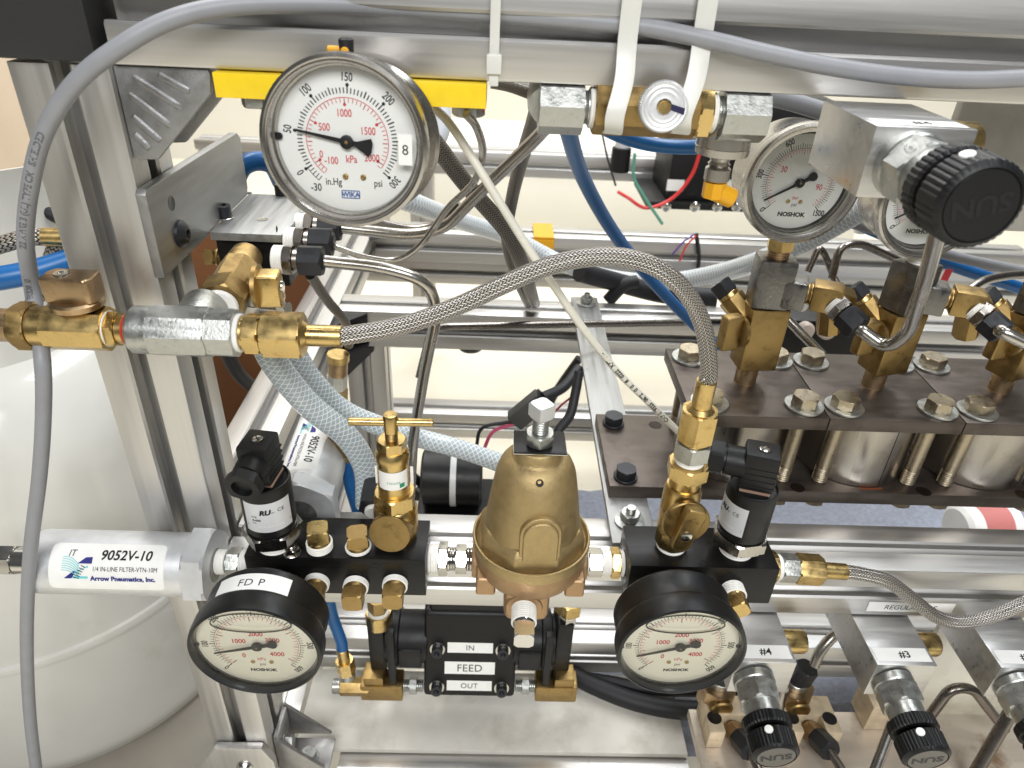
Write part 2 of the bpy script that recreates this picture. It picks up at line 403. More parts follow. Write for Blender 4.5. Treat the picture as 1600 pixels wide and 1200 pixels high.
BASE = M("base_panel", C(150, 143, 131), 0, .5, 20, .08)
TRAY = M("tray_panel", C(212, 208, 198), .0, .62, 25, .10, 200, .05, tint=C(170, 164, 150), tscale=22, tlo=.5, thi=.8)
BROWN = M("brown_board", C(124, 78, 44), 0, .6, 30, .1)
TAN = M("tan_board", C(234, 212, 184), 0, .6, 20, .05)
FOAM = M("blue_grey_foam", C(144, 148, 160), 0, .8, 200, .2, 300, .6, bdist=.001)
VALVE_ALU = M("dirty_valve_block", C(222, 204, 174), .3, .42, 120, .2, 400, .2, tint=C(160, 122, 88), tscale=80, tlo=.56, thi=.8)
GREASY = M("greasy_bed_plate", C(206, 194, 178), .4, .4, 60, .2, 300, .2, stretch=(.2, 1, 1), tint=C(140, 112, 86), tscale=26, tlo=.56, thi=.72)
RED_SEAL = M("red_sealant", C(176, 62, 44), 0, .4)
HOSE_BRAID = braid_material("steel_braid", C(216, 211, 205), C(74, 69, 65), 13, 1.8, slope=1.0, amp=.7)
HOSE_DARK = braid_material("dark_steel_braid", C(150, 144, 136), C(42, 40, 38), 12, 2.2, slope=1.2)
HOSE_BW = braid_material("black_white_braid", C(176, 168, 156), C(28, 26, 25), 12, 3.0, slope=.6, metal=.5)
HOSE_CLEAR = clear_braid_material("clear_braided_hose", C(192, 203, 207), C(226, 231, 233), 9, 3.6, .09)
HOSE_MILK = clear_braid_material("milky_braided_hose", C(206, 213, 216), C(224, 228, 230), 6, 4.0, .1)
HOSE_SMOOTH = M("milky_tube", C(214, 218, 222), 0, .25, coat=.4)
# ================================================================ surroundings
g = G(); g.add([V(-4000, -3000, -700), V(6000, -3000, -700), V(6000, 9000, -700), V(-4000, 9000, -700)], [[0, 1, 2, 3]])
setting('floor', g, FLOOR)
g = G(); g.add([V(-4000, 2300, -700), V(6000, 2300, -700), V(6000, 2300, 1500), V(-4000, 2300, 1500)], [[0, 1, 2, 3]])
setting('wall', g, M("cream_wall", C(238, 233, 220), 0, .5, 2, .05))

# ---------------------------------------------------------------- T-slot extrusions
def slot_profile(s=20.0, so=4.1):
    side = [(-s + 1.4, s), (-so - 1.3, s), (-so, s - 1.1), (-so, s - 4.6), (-9.6, s - 4.6), (-9.6, s - 7.2), (-5.2, s - 11.6),
            (5.2, s - 11.6), (9.6, s - 7.2), (9.6, s - 4.6), (so, s - 4.6), (so, s - 1.1), (so + 1.3, s), (s - 1.4, s), (s - .41, s - .41)]
    out = []
    for k in range(4):
        c, n = cos(-k * PI / 2), sin(-k * PI / 2)
        out += [(x * c - y * n, x * n + y * c) for x, y in side]
    return out[::-1]
PROF = slot_profile()
def rail(axis, a, b, p, q, label, group='aluminium frame rails', name='aluminium_rail'):
    """40 mm T-slot bar along an axis from a to b; p, q = the low corner in the other two axes"""
    g = G()
    if axis == 'x': g.prism([(-y, x) for x, y in PROF], V(a, p + 20, q + 20), AY, AZ, b - a); m = ALU_X
    elif axis == 'y': g.prism(PROF, V(p + 20, a, q + 20), AZ, AX, b - a); m = ALU_Y
    else: g.prism(PROF, V(p + 20, q + 20, a), AX, AY, b - a); m = ALU_Z
    return single(name, label, 'rail', g, m, group)
rail('z', -640, -47, -194.5, 0, 'upright slotted aluminium post at the front left, left of the brass needle valve')
rail('x', -152.5, 460, 0, -46.5, 'slotted aluminium top beam with white cable ties round it')
rail('x', -153.5, 460, 0, -352, 'slotted aluminium crossbar carrying the black manifolds and the brass regulator')
rail('y', 40.5, 700, -194.5, -352.5, 'slotted side bar running backwards behind the second inline filter')
rail('x', -154, 520, 330, -352.5, 'crossbar behind the arched braided hose, under the far end of the flat strap')
rail('x', -154, 700, 560, -352.5, 'farther crossbar with a yellow clip on it, behind the blue tube')
rail('x', -154, 520, 107, -560, 'low crossbar right behind the black feed pump')
rail('x', -150, 700, 525, -605, 'lowest crossbar far back, seen left of the flat strap')
rail('y', 40.5, 524, -194.5, -605, 'low side bar running backwards beside the foot of the left post')
rail('z', -564, -353, -150, 332, 'short back post with black corner brackets, below the braided hose end')
rail('x', -500, 900, 900, -332, 'pale far crossbar under the top beam, behind the blue tubes')
rail('z', -640, 100, -150, 902, 'tall far post seen right of the large round gauge')
g = G().box((232, 70, -122), (400, 76, -47)); single('grey_slab', 'flat dull grey slab under the beam behind the large black knob', 'plate', g, M('dull_grey', C(160, 157, 152), .6, .5, 60, .15), bevel=.5)  # plain grey slab filling the grey area behind the knob
rail('x', -700, 900, 760, -470, 'far low crossbar behind the farther frame, above the flat strap end')

# black end block at the top left corner
g = G().box((-300, -4, -45.5), (-156.5, 40, 30))
single('corner_cover', 'matt black square plastic cover at the top left corner of the frame', 'cover', g, M("matt_black_cover", C(40, 40, 41), 0, .5, 100, .08, 1200, .1), bevel=2.5)
# tan box and brown board behind the post
g = G().box((-700, 300, -200), (-384, 600, 60)); single('tan_panel', 'tan rounded panel behind the post at the upper left edge', 'panel', g, TAN, bevel=18, bseg=4)
g = G().box((-330, 420, -650), (-197, 428, -262)); single('brown_board', 'brown board standing behind the left side bar', 'board', g, BROWN, bevel=.6)

# die-cast corner gussets -------------------------------------------------
def gusset(o, ex, ey, ez, size, depth, label, m=ALU_CAST, ribs=True, ribdir=1):
    """triangular cast bracket in the corner at o: legs along ex and ey, depth along ez"""
    t = thing('corner_bracket', label, 'bracket', o, 'cast corner brackets')
    s = size; k = s * .22
    poly = [(0, 0), (s, 0), (s, k * .55), (k * .8, s), (0, s)]
    g = G().prism(poly, o, ex, ey, 3.2 if ex.cross(ey).dot(ez) > 0 else -3.2)
    part('web', g, m, t, bevel=.9)
    g = G().prism(poly, o + ez * (depth - 3.2), ex, ey, 3.2 if ex.cross(ey).dot(ez) > 0 else -3.2); part('web', g, m, t, bevel=.9)
    g = G().obox(o + ex * (s * .5) + ey * 2 + ez * depth / 2, ex, ey, ez, s - .4, 4, depth - 6.4 - .2); part('foot', g, m, t, bevel=.4)
    g = G().obox(o + ex * 2 + ey * (s * .5 + 2.2) + ez * depth / 2, ex, ey, ez, 4, s - 4.6, depth - 6.4 - .2); part('foot', g, m, t, bevel=.4)
    if ribs:
        for q in (.25, .42, .58, .73):
            a = o + ex * (s * (q * .95 - .12)) + ey * (s * (.86 - q * .62) * .9) - ez * .4
            a = o + ex * 3 + ey * (s * (1.02 - q)) - ez * .3 if False else o + (ex * q + ey * .08) * s * .98 - ez * .1
            b = o + (ex * (q * .5) + ey * (q * .42 + .16)) * s - ez * .1
            g = G().tube([a.lerp(b, i / 6) for i in range(7)], 1.15, 8, rfun=lambda l, L: 1.25 * math.sqrt(max(.02, 1 - (2 * l / L - 1) ** 6)))
            part('rib', g, m, t)
    for c, n in ((o + ex * s * .55 + ey * 4 + ez * depth / 2, ey), (o + ey * s * .6 + ex * 4 + ez * depth / 2, ex)):
        g = G().cyl(c, n, 1.2, 6.2); w = part('washer', g, ZINC, t)
        g = G().hexa(c + n * 1.2, n, 4.5, 9.5); part('screw_head', g, ZINC, t)
    return t
def gusset_front():
    o = V(-154.2, 2.6, -47)
    t = thing('corner_bracket', 'cast grey corner bracket with slanted ribs in the angle of post and top beam', 'bracket', o, 'cast corner brackets')
    poly = [(0, 0), (37.5, 0), (38, -2), (37, -9), (10, -36.5), (1.5, -37), (0, -35)]
    g = G().prism(poly, V(-154.2, 5.8, -47), AX, AZ, 3.2); part('web', g, ALU_CAST, t, bevel=.8)
    g = G().prism(poly, V(-154.2, 36, -47), AX, AZ, 3.2); part('web', g, ALU_CAST, t, bevel=.8)
    for i, (x0, z0, x1, z1) in enumerate(((2, -9, 20, -1.5 - 22.5), (2, -18, 14, -30), (5, -2.5, 26, -16.5), (16, -2, 30, -9.5), (1.8, -25.5, 8, -33))):
        a, b = V(-154.2 + x0, 2.5, -47 + z0), V(-154.2 + x1, 2.5, -47 + z1)
        g = G().tube([a.lerp(b, k / 8) + V(0, 1.75, 0) for k in range(9)], 2.4, 12, rfun=lambda l, L: 2.5 * math.sqrt(max(.03, 1 - (2 * l / L - 1) ** 6))); part('rib', g, ALU_CAST, t)
    for a, b in ((V(-117, 6, -49), V(-117, 33, -56)), ):
        g = G().box((-154, 6, -51), (-118, 35.8, -47.2)); part('foot', g, ALU_CAST, t, bevel=.4)
        g = G().box((-154, 6, -83.5), (-150, 35.8, -51.3)); part('foot', g, ALU_CAST, t, bevel=.4)
    for c, n in ((V(-130, 20, -51), V(0, 0, -1)), (V(-150, 20, -72), AX)):
        w = part('washer', G().cyl(c, n, 1.4, 6.5), ZINC, t); part('screw_head', G().hexa(c + n * 1.4, n, 5, 10), ZINC, t)
gusset_front()
gusset(V(-154.3, 329.4, -352.8 + 0), AX, V(0, 0, -1), V(0, 1, 0), 34, 36, 'dark corner bracket under the near back crossbar beside its post', M("dark_cast", C(70, 70, 72), .6, .5), False)
gusset(V(-154.2, 559.6, -312.2), V(0, -1, 0), AX, AZ, 36, 5, 'flat dark ribbed bracket where the side bar meets the far crossbar', M("grey_cast", C(96, 97, 99), .7, .5))
gusset(V(-109.6, 340, -564.8), AX, AZ, V(0, 1, 0), 36, 30, 'black corner bracket at the foot of the short back post', BLACK_MET, False)
gusset(V(-154.2, 329.6, -313), AX, V(0, -1, 0), V(0, 0, -1), 30, 36, 'black bracket joining side bar and near back crossbar', BLACK_MET, False)
# lower front left joint
t = thing('joint_bracket', 'folded steel joint bracket at the foot of the left post', 'bracket', V(-150, 20, -560), 'cast corner brackets')
JB = M("worn_steel_bracket", C(172, 170, 168), .8, .4, 120, .2, 300, .2, rvar=.1)
g = G().prism([(0, 0), (34, 0), (0, 38)], V(-153.8, 8, -548), AX, AZ, -3); part('web', g, JB, t, bevel=.5)
g = G().prism([(0, 0), (34, 0), (0, 38)], V(-153.8, 36, -548), AX, AZ, -3); part('web', g, JB, t, bevel=.5)
g = G().box((-153.8, 8.2, -551.2), (-116, 33, -548.2)); part('foot', g, JB, t, bevel=.4)
g = G().box((-153.6, 8.2, -548), (-150.4, 33, -508)); part('foot', g, JB, t, bevel=.4)
for c, n in ((V(-150.2, 16, -527), AX), (V(-133, 16, -548), AZ)):
    part('washer', G().cyl(c, n, 1.4, 7.5), ZINC, t); part('screw_head', G().hexa(c + n * 1.4, n, 6, 11), ZINC, t)
t = thing('joint_plate', 'pale chamfered joint plate with a bright screw on the front of the left post', 'plate', V(-176, -2, -530))
g = G().prism([(-24, -60), (24, -60), (24, 0), (17, 17), (-17, 17), (-32, -8), (-60, -30), (-60, -60)], V(-174, -.2, -517), AX, AZ, 6); part('plate', g, ALU_Z, t, bevel=2)
part('screw', G().lathe(V(-172, -6.2, -522), V(0, -1, 0), [(0, 6), (1.2, 6), (3, 4.6), (3.4, 2.4), (1.6, 2.2), (1.6, .1)], 24), NICKEL, t)

# flat strap on the crossbars with its two fixings
t = thing('flat_strap', 'flat aluminium strap laid front to back under the cylinder base plate', 'strap', V(92, 190, -311.5))
g = G()
g.prism([(77, 12), (105, 12), (107, 369), (80, 369)], V(0, 0, -311.6), AX, AY, 5); part('bar', g, ALU_BRUSH, t, bevel=.5)
for x, y, s in ((90, 31, 1.0), (94, 352, 1.0)):
    w = part('washer', G().lathe(V(x, y, -306.6), AZ, [(0, 9.5), (1.6, 9.5), (2.4, 5), (3, 5)], 28), ZINC, t)
    part('nut', G().hexa(V(x, y, -303.6), AZ, 5, 11), ZINC, t); part('stud', G().thread(V(x, y, -298.6), AZ, 4, 3, 1.0, depth=.25), ZINC, t)
t = None
# tray and base
g = G().box((-150, 32, -566), (172, 106, -561)); single('tray', 'pale sheet tray below the black feed pump', 'tray', g, TRAY, bevel=.8)
rail('x', -113.5, 172, -5, -607, 'slotted bar along the front edge of the pale tray')
g = G().box((-700, -200, -640), (-195.5, 500, -622)); single('plinth', 'dull grey base panel under the white tank', 'plinth', g, BASE, bevel=1)

# far equipment under the top beam ---------------------------------------
t = thing('battery_pack', 'black box with white stickers and red and green leads, far back under the beam', 'box', V(240, 800, -300))
lo = at(1040, 312, Y=780); hi = at(1215, 232, Y=780)
part('case', G().box((lo.x, 780, lo.z), (hi.x + 90, 900, hi.z)), BLACK_PL, t, bevel=3)
for u in (1058, 1136):
    a = at(u, 290, Y=780); part('sticker', G().box((a.x - 16, 779, a.z - 8), (a.x + 10, 779.8, a.z + 9)), LABEL, t)
part('foot_flange', G().box((lo.x - 30, 770, lo.z - 12), (hi.x + 90, 900, lo.z - .5)), BLACK_PL, t, bevel=2)
for u in (1040, 1085, 1120, 1150):
    a = at(u, 322, Y=768); part('knob', G().lathe(a + V(0, 2, 0), V(0, -1, 0), [(0, 8), (6, 8), (9, 5), (10, .1)], 18), NICKEL, t)
a = at(970, 245, Y=820)
t = thing('spool', 'small black socket hanging on the far wall, left of the black box', 'socket', a)
part('body', G().cyl(a + V(0, 0, -22), AZ, 36, 15), BLACK_PL, t); part('cap', G().cyl(a + V(0, 0, 14.5), AZ, 10, 11), LABEL_SILVER, t)
a = at(850, 370, Y=556)
t = thing('yellow_clip', 'yellow plastic clip hooked over the far crossbar', 'clip', a)
part('top', G().box((a.x - 13, 550, -312), (a.x + 13, 603, -309)), YELLOW_PL, t, bevel=1); part('front', G().box((a.x - 13, 549, -352), (a.x + 13, 559.2, -312.3)), YELLOW_PL, t, bevel=1)
# cream cabinets in the far background
g = G().box((-500, 1400, -700), (900, 1800, -420)); single('low_cabinet', 'long cream low cabinet far behind the frame', 'cabinet', g, M("cream_cabinet", C(240, 236, 224), 0, .4, 4, .04), bevel=6)
g = G().box((-60, 1390, -436), (240, 1399.5, -430)); single('trim_strip', 'thin maroon strip on the far cream cabinet', 'strip', g, M("maroon", C(120, 60, 60), 0, .5))
# blue-grey foam mat
g = G(); n = 24; c0 = V(60, 250, -690); vs = []
for j in range(n + 1):
    for i in range(n + 1):
        x, y = 560 * i / n, 360 * j / n
        h = 10 * abs(sin(i * 1.7) * sin(j * 1.6)) + random.uniform(0, 4); vs.append(V(60 + x * 1.6, 60 + y, -612 + h))
g.add(vs, [[j * (n + 1) + i, j * (n + 1) + i + 1, (j + 1) * (n + 1) + i + 1, (j + 1) * (n + 1) + i] for j in range(n) for i in range(n)])
single('padding_mat', 'lumpy blue grey padding mat lying behind the lower control blocks', 'mat', g, FOAM, angle=80)

# ---------------------------------------------------------------- white tank
TC = V(-405, 190, 0); TR = 160
t = thing('gas_tank', 'big white painted round tank behind the left post', 'tank', V(-405, 190, -620))
pr = [(-615, TR - 6), (-612, TR - 2), (-598, TR - 1), (-590, TR), (-483, TR), (-482, TR + 2.2), (-478, TR + 3), (-474, TR + 2.2), (-473, TR)]
for k in range(0, 19):
    a = k / 18 * PI / 2; pr.append((-330 + 95 * sin(a), 62 + (TR - 62) * cos(a) ** .85 if k < 18 else 62))
part('shell', G().lathe(V(TC.x, TC.y, 0), AZ, pr, 96), WHITE_TANK, t, angle=50)
part('foot_ring', G().lathe(V(TC.x, TC.y, 0), AZ, [(-622, 140), (-619, 146), (-616, 146), (-615, 140)], 64), WHITE_TANK, t)
cr = [V(TC.x + 118 * cos(a), TC.y + 118 * sin(a), -218) for a in [(-1.95 + 2.5 * i / 30) for i in range(31)]]
g = G(); vs = []
for i, p in enumerate(cr):
    d = (p - V(TC.x, TC.y, -218)).normalized(); e = sin(PI * i / 30) ** .25
    vs += [p - V(0, 0, 90) , p + V(0, 0, 90 * e), p + d * 3 + V(0, 0, 90 * e), p + d * 3 - V(0, 0, 90)]
g.add(vs, [[i * 4 + k, i * 4 + (k + 1) % 4, i * 4 + 4 + (k + 1) % 4, i * 4 + 4 + k] for i in range(30) for k in range(4)] + [[0, 1, 2, 3], [120, 123, 122, 121]])
c_ = part('collar', g, WHITE_TANK, t, angle=50)
for txt, yy in (('UP', 6), ('LP-', -9)):
    pr_ = Print().text(txt, 0, 0, 12); dirc = (at(20, 600, Y=70) - V(TC.x, TC.y, 0)); an = -1.02
    e0 = V(cos(an), sin(an), 0)
    cm = lambda x, y, yy=yy: V(TC.x, TC.y, -235 + yy + y) + V(cos(an + x / 121), sin(an + x / 121), 0) * 121.3
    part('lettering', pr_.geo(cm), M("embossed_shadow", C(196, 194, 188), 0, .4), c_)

# dark components in the middle distance
q = at(700, 745, Y=150)
t = thing('motor', 'black round motor half hidden behind the needle valve and the brass bell', 'motor', q + V(0, 0, -30))
part('drum', G().lathe(q + V(-22, 10, -8), AX, [(0, 20), (2, 24), (48, 24), (50, 21), (50, .1)], 40), BLACK_GL, t)
part('band', G().ring(q + V(2, 10, -8), AX, 5, 23, 24.6), LABEL_SILVER, t)
part('base', G().box((q.x - 26, q.y - 14, q.z - 46), (q.x + 46, q.y + 40, q.z - 33)), BLACK_PL, t, bevel=2)
q = at(1290, 540, Y=250)
t = thing('valve_terminal', 'black terminal with pale round buttons behind the left brass valve', 'terminal', q + V(0, 0, -30))
part('body', G().box((q.x - 50, 250, q.z - 36), (q.x + 40, 300, q.z + 24)), BLACK_PL, t, bevel=3)
for u in (1256, 1290): 
    b_ = at(u, 516, Y=249); part('button', G().lathe(b_ + V(0, 2, 0), V(0, -1, .2), [(0, 8), (6, 8), (9, 6), (10, .1)], 20), M('pale_button', C(206, 190, 178), 0, .4), t)
b_ = at(1246, 478, Y=249); part('white_cap', G().thread(b_, V(0, -.3, 1), 10, 8, 2), TAPE, t)
q = at(1478, 432, Y=220); single('warning_tag', 'small red and white tag behind the half hidden gauge', 'tag', G().obox(q, AX, V(.3, .3, 1).normalized(), V(0, -1, .3).normalized(), 6, 12, .8), INK_RED)
# ================================================================ gauges
def marks(pr, R, a_of, lo, hi, step, L, w, inward=True, skip=()):
    n = int(round((hi - lo) / step))
    for i in range(n + 1):
        v = lo + i * step
        if any(abs(v - q) < 1e-6 for q in skip): continue
        a = math.radians(a_of(v)); s, c = sin(a), cos(a); r1 = R - L if inward else R + L
        pr.bar(R * s, R * c, r1 * s, r1 * c, w)
def gauge(label, c, n, up, R, kind, rot=0.0, val_deg=0.0, depth=27, stem='back', group='round pressure gauges', roll=0.0):
    """c = centre of the dial window plane, n = direction the dial faces, R = outer radius of the bezel"""
    n = n.normalized(); ex = n.cross(up).normalized() * -1; ey = n.cross(ex) * 1.0
    ey = (up - n * up.dot(n)).normalized(); ex = ey.cross(n)
    rr = math.radians(-roll); ex, ey = ex * cos(rr) + ey * sin(rr), ey * cos(rr) - ex * sin(rr)
    t = thing('pressure_gauge', label, 'gauge', c - n * depth, group)
    steel = kind in ('w', 'n')
    cm = STEEL if steel else BLACK_GL
    b = -n
    if steel:
        prof = [(-3, R * .90), (-3.4, R * .95), (-2.6, R * .99), (0, R), (3.5, R), (5, R * .975), (6.5, R * .93), (depth - 2, R * .92), (depth, R * .88)]
        rim = [(1.6, R * .855), (-2.2, R * .875), (-3, R * .90)]
        part('case', G().lathe(c, b, prof, 72, cap=False), STEEL, t)
        q0 = .842 if kind == 'w' else .808
        if kind == 'n': part('inner_ring', G().lathe(c, b, [(3.9, R * .79), (3.4, R * .80), (1.2, R * .822)], 72, cap=False), M("dark_ring", C(70, 68, 66), .8, .3), t)
        part('bezel', G().lathe(c, b, [(3.8, R * q0), (1.6, R * (q0 + .008)), (1.4, R * (q0 + .03)), (-1.6, R * (q0 + .042)), (-2.6, R * (q0 + .05)), (-3.35, R * .915), (-3.35, R * .93)], 72, cap=False), STEEL, t)
    else:
        prof = [(-2.6, R * .935), (-3, R * .95), (-2.4, R * .985), (0, R), (7, R), (9, R * .985), (10, R * .955), (depth - 7, R * .93), (depth - 6, R * .945), (depth - 2, R * .945), (depth, R * .90)]
        part('case', G().lathe(c, b, prof, 72, cap=False), BLACK_GL, t)
        part('bezel', G().lathe(c, b, [(2.6, R * .905), (.2, R * .91), (-2.0, R * .925), (-2.6, R * .935)], 72, cap=False), M("window_ring", C(60, 60, 60), .2, .25), t)
    part('back_plate', G().lathe(c + b * (depth - .3), b, [(0, R * .9), (1.2, R * .8)], 48), cm, t)
    dz = {'w': 4.2, 'f': 2.6, 'n': 4.0}[kind]
    o = c + b * dz; Rd = R * {'w': .845, 'f': .925, 'n': .81}[kind]
    dial = part('dial', G().lathe(o, n, [(-.6, Rd), (0, Rd)], 64), DIAL_C if kind == 'f' else DIAL_W, t)
    mp = plane_map(o, ex, ey, .08)
    K, Rr = Print(), Print()
    A = lambda deg: math.radians(deg)
    def num(pr, s, deg, r, size, tang=False, **k):
        a = A(deg); pr.text(s, r * sin(a), r * cos(a), size, rot=(-a if tang else 0), **k)
    if kind == 'f':       # 0-600 psi / 0-4000 kPa
        s_ = Rd / 29.; aof = lambda v: -135 + v * .45; ak = lambda v: -135 + v * .45 / 6.895
        Rb = 20.2 * s_
        K.arc(0, 0, Rb, .18, A(-45), A(225), 90)
        marks(K, Rb, aof, 0, 600, 10, 1.7 * s_, .3, False); marks(K, Rb, aof, 0, 600, 100, 2.7 * s_, .5, False); marks(K, Rb, aof, 0, 600, 50, 2.2 * s_, .36, False)
        for v in (0, 100, 200, 300, 400, 500, 600):
            num(K, str(v), aof(v), 24.9 * s_ if v else 24.4 * s_, 4.3 * s_, True, width=.72, bold=.02)
        Rk = 19.4 * s_
        Rr.arc(0, 0, Rk, .16, A(-45 + 3), A(225), 90)
        marks(Rr, Rk, ak, 0, 4000, 100, 1.8 * s_, .26); marks(Rr, Rk, ak, 0, 4000, 500, 2.6 * s_, .32); marks(Rr, Rk, ak, 0, 4000, 1000, 3.0 * s_, .42)
        for v, x, y in ((0, -7.6, -8), (1000, -8.4, 2.4), (2000, 0, 7.6), (3000, 7.4, 3.4), (4000, 8.4, -6.6)):
            Rr.text(str(v), x * s_, y * s_, 4.1 * s_, bold=.02, width=.85)
        Rr.text('kPa', .6 * s_, -10.4 * s_, 2.9 * s_); K.text('psi', .6 * s_, -14.6 * s_, 2.7 * s_)
        K.text('NOSHOK', .6 * s_, -18.6 * s_, 2.7 * s_, bold=.05, width=1.1); sw = ((-3.9, -12.4), (5.0, -12.4)); tip = 21.5
    elif kind == 'n':     # 0-1500 psi / bar
        s_ = Rd / 27.; aof = lambda v: -135 + v * .18; ak = lambda v: -135 + v * .18 * 14.504
        Rb = 18.6 * s_
        K.arc(0, 0, Rb, .2, A(-45), A(225), 90)
        marks(K, Rb, aof, 0, 1500, 20, 2.3 * s_, .24, False); marks(K, Rb, aof, 0, 1500, 300, 4.0 * s_, .46, False); marks(K, Rb, aof, 0, 1500, 100, 3.0 * s_, .3, False)
        for v in (300, 600, 900, 1200):
            num(K, str(v), aof(v), 23.6 * s_, 4.6 * s_, True, width=.72, bold=.02)
        num(K, '0', -133, 23.6 * s_, 4.4 * s_, True, bold=.02); num(K, '1500', 136, 23.4 * s_, 4.8 * s_, False, bold=.025, width=.72)
        Rk = 17.8 * s_
        Rr.arc(0, 0, Rk, .16, A(-45), A(225), 90); marks(Rr, Rk, ak, 0, 103, 2, 1.7 * s_, .2); marks(Rr, Rk, ak, 0, 100, 10, 2.6 * s_, .3)
        for v in (30, 60, 90): num(Rr, str(v), ak(v), 12.4 * s_, 4.8 * s_, False, width=.8, bold=.01)
        Rr.text('bar', .4, -8.6 * s_, 2.9 * s_); K.text('psi', .4, -12.9 * s_, 2.9 * s_)
        K.text('NOSHOK', .4, -18.2 * s_, 3.4 * s_, bold=.05, width=1.1); sw = ((-3.6, -10.8), (3.6, -10.8)); tip = 21
    else:                 # vacuum to 300 psi
        s_ = Rd / 27.; aof = lambda v: -123 + v * .843; ak = lambda v: -123 + v * .1222
        Rb = 17.4 * s_
        marks(K, Rb, aof, 0, 300, 5, 2.0 * s_, .42, False); marks(K, Rb, aof, 0, 300, 25, 2.6 * s_, .48, False)
        for d_ in (-127.5, -132, -136.5, -141): K.bar(Rb * sin(A(d_)), Rb * cos(A(d_)), (Rb + 2.2) * sin(A(d_)), (Rb + 2.2) * cos(A(d_)), .3)
        K.arc(0, 0, Rb + 2.2 * s_, .25, A(90 + 123), A(90 + 141), 8)
        for v in (0, 50, 100, 150, 200, 250, 300):
            a = A(aof(v)); q = Rb + 3.0 * s_; K.disc(q * sin(a), q * cos(a), .75 * s_, 5); num(K, str(v), aof(v), 23.2 * s_, 4.3 * s_, True, width=.72, bold=.015)
        num(K, '-30', -143, 22.6 * s_, 4.2 * s_, False, width=.78, bold=.015)
        Rk = 15.6 * s_
        Rr.arc(0, 0, Rk + .3, .26, A(90 - 127), A(90 + 141), 90)
        marks(Rr, Rk, ak, 0, 2070, 50, 1.5 * s_, .26); marks(Rr, Rk, ak, 0, 2000, 250, 2.0 * s_, .34); marks(Rr, Rk, ak, -150, 0, 50, 1.5 * s_, .26)
        Rr.arc(0, 0, Rk - 1.6, .26, A(90 + 123), A(90 + 141), 8)
        for v in (0, 500, 1000, 1500, 2000):
            a = A(ak(v)); q = Rk - 2.2 * s_; Rr.disc(q * sin(a), q * cos(a), .7 * s_, 5)
        for v, x, y in (('500', -8.6, 5.0), ('1000', -.4, 10.4), ('1500', 8.4, 4.2), ('2000', 9.2, -5.8), ('0', -10.6, -5.2), ('-100', -6.8, -7.4)): Rr.text(v, x * s_, y * s_, 4.0 * s_, width=.75, bold=.01)
        Rr.text('kPa', 1.2 * s_, -6.6 * s_, 4.0 * s_, width=.8, bold=.01); K.text('in.Hg', -6.4 * s_, -16 * s_, 3.9 * s_, width=.8, bold=.01); K.text('psi', 11.2 * s_, -16 * s_, 3.9 * s_, width=.8, bold=.01)
        sw = ((-1.6, -13.4), (5.4, -13.4)); tip = 19.6
        B = Print()
        for q in (1, -1): B.bar(-3.4 * s_, (-20.4 + q * 1.45) * s_, 3.4 * s_, (-20.4 + q * 1.45) * s_, .4)
        B.bar(-3.5 * s_, -21.9 * s_, -3.5 * s_, -18.9 * s_, .4).bar(3.5 * s_, -21.9 * s_, 3.5 * s_, -18.9 * s_, .4).text('WIKA', 0, -20.4 * s_, 2.7 * s_, bold=.04)
        part('maker_print', B.geo(mp), INK_BLUE, dial)
    part('scale_print', K.geo(mp), INK, dial); part('scale_print', Rr.geo(plane_map(o, ex, ey, .12)), INK_RED, dial)
    for x, y in sw:
        q = o + ex * (x * s_) + ey * (y * s_)
        part('dial_screw', G().lathe(q, n, [(0, 1.15), (.5, 1.1), (.8, .7), (.8, .35), (.2, .3), (.2, .01)], 16), BRASS, t)
    # pointer
    a = A(val_deg); py = ex * sin(a) + ey * cos(a); px = ex * cos(a) - ey * sin(a)
    hub = 2.6 * s_
    poly = [(-.35, hub * .6), (-.16, tip * s_), (.16, tip * s_), (.35, hub * .6)]
    q = o + n * 1.3
    g = G().prism([(-1.5 * s_ * .55, hub * .6), (-.32, tip * s_), (.32, tip * s_), (1.5 * s_ * .55, hub * .6)], q, px, py, .5)
    wt = 1.0 if kind != 'w' else 1.0
    tail = [(-1.0, -hub * .7), (-1.0, -4.8 * s_), (-2.5 * s_, -7.2 * s_), (-2.4 * s_, -8.8 * s_), (-1.0, -9.9 * s_), (1.0, -9.9 * s_), (2.4 * s_, -8.8 * s_), (2.5 * s_, -7.2 * s_), (1.0, -4.8 * s_), (1.0, -hub * .7)]
    if kind == 'w': tail = [(-1.0, -hub * .7), (-1.0, -3.6 * s_), (-3.4 * s_, -9.0 * s_), (-1.8 * s_, -9.9 * s_), (1.8 * s_, -9.9 * s_), (3.4 * s_, -9.0 * s_), (1.0, -3.6 * s_), (1.0, -hub * .7)]
    g.prism(tail, q, px, py, .5)
    g.lathe(o, n, [(0, hub * .5), (1.0, hub * .5), (1.0, hub), (2.0, hub), (2.2, hub * .8)], 28)
    pt = part('pointer', g, INK, t); part('pointer_pin', G().lathe(o + n * 2.2, n, [(0, .7), (.4, .6), (.5, .01)], 12), BRASS_OLD, pt)
    part('window', G().lathe(c + n * .2, n, [(0, R * (.92 if kind == 'f' else .86)), (.3, R * .8), (.5, R * .4), (.55, .01)], 64, cap=False), LENS, t)
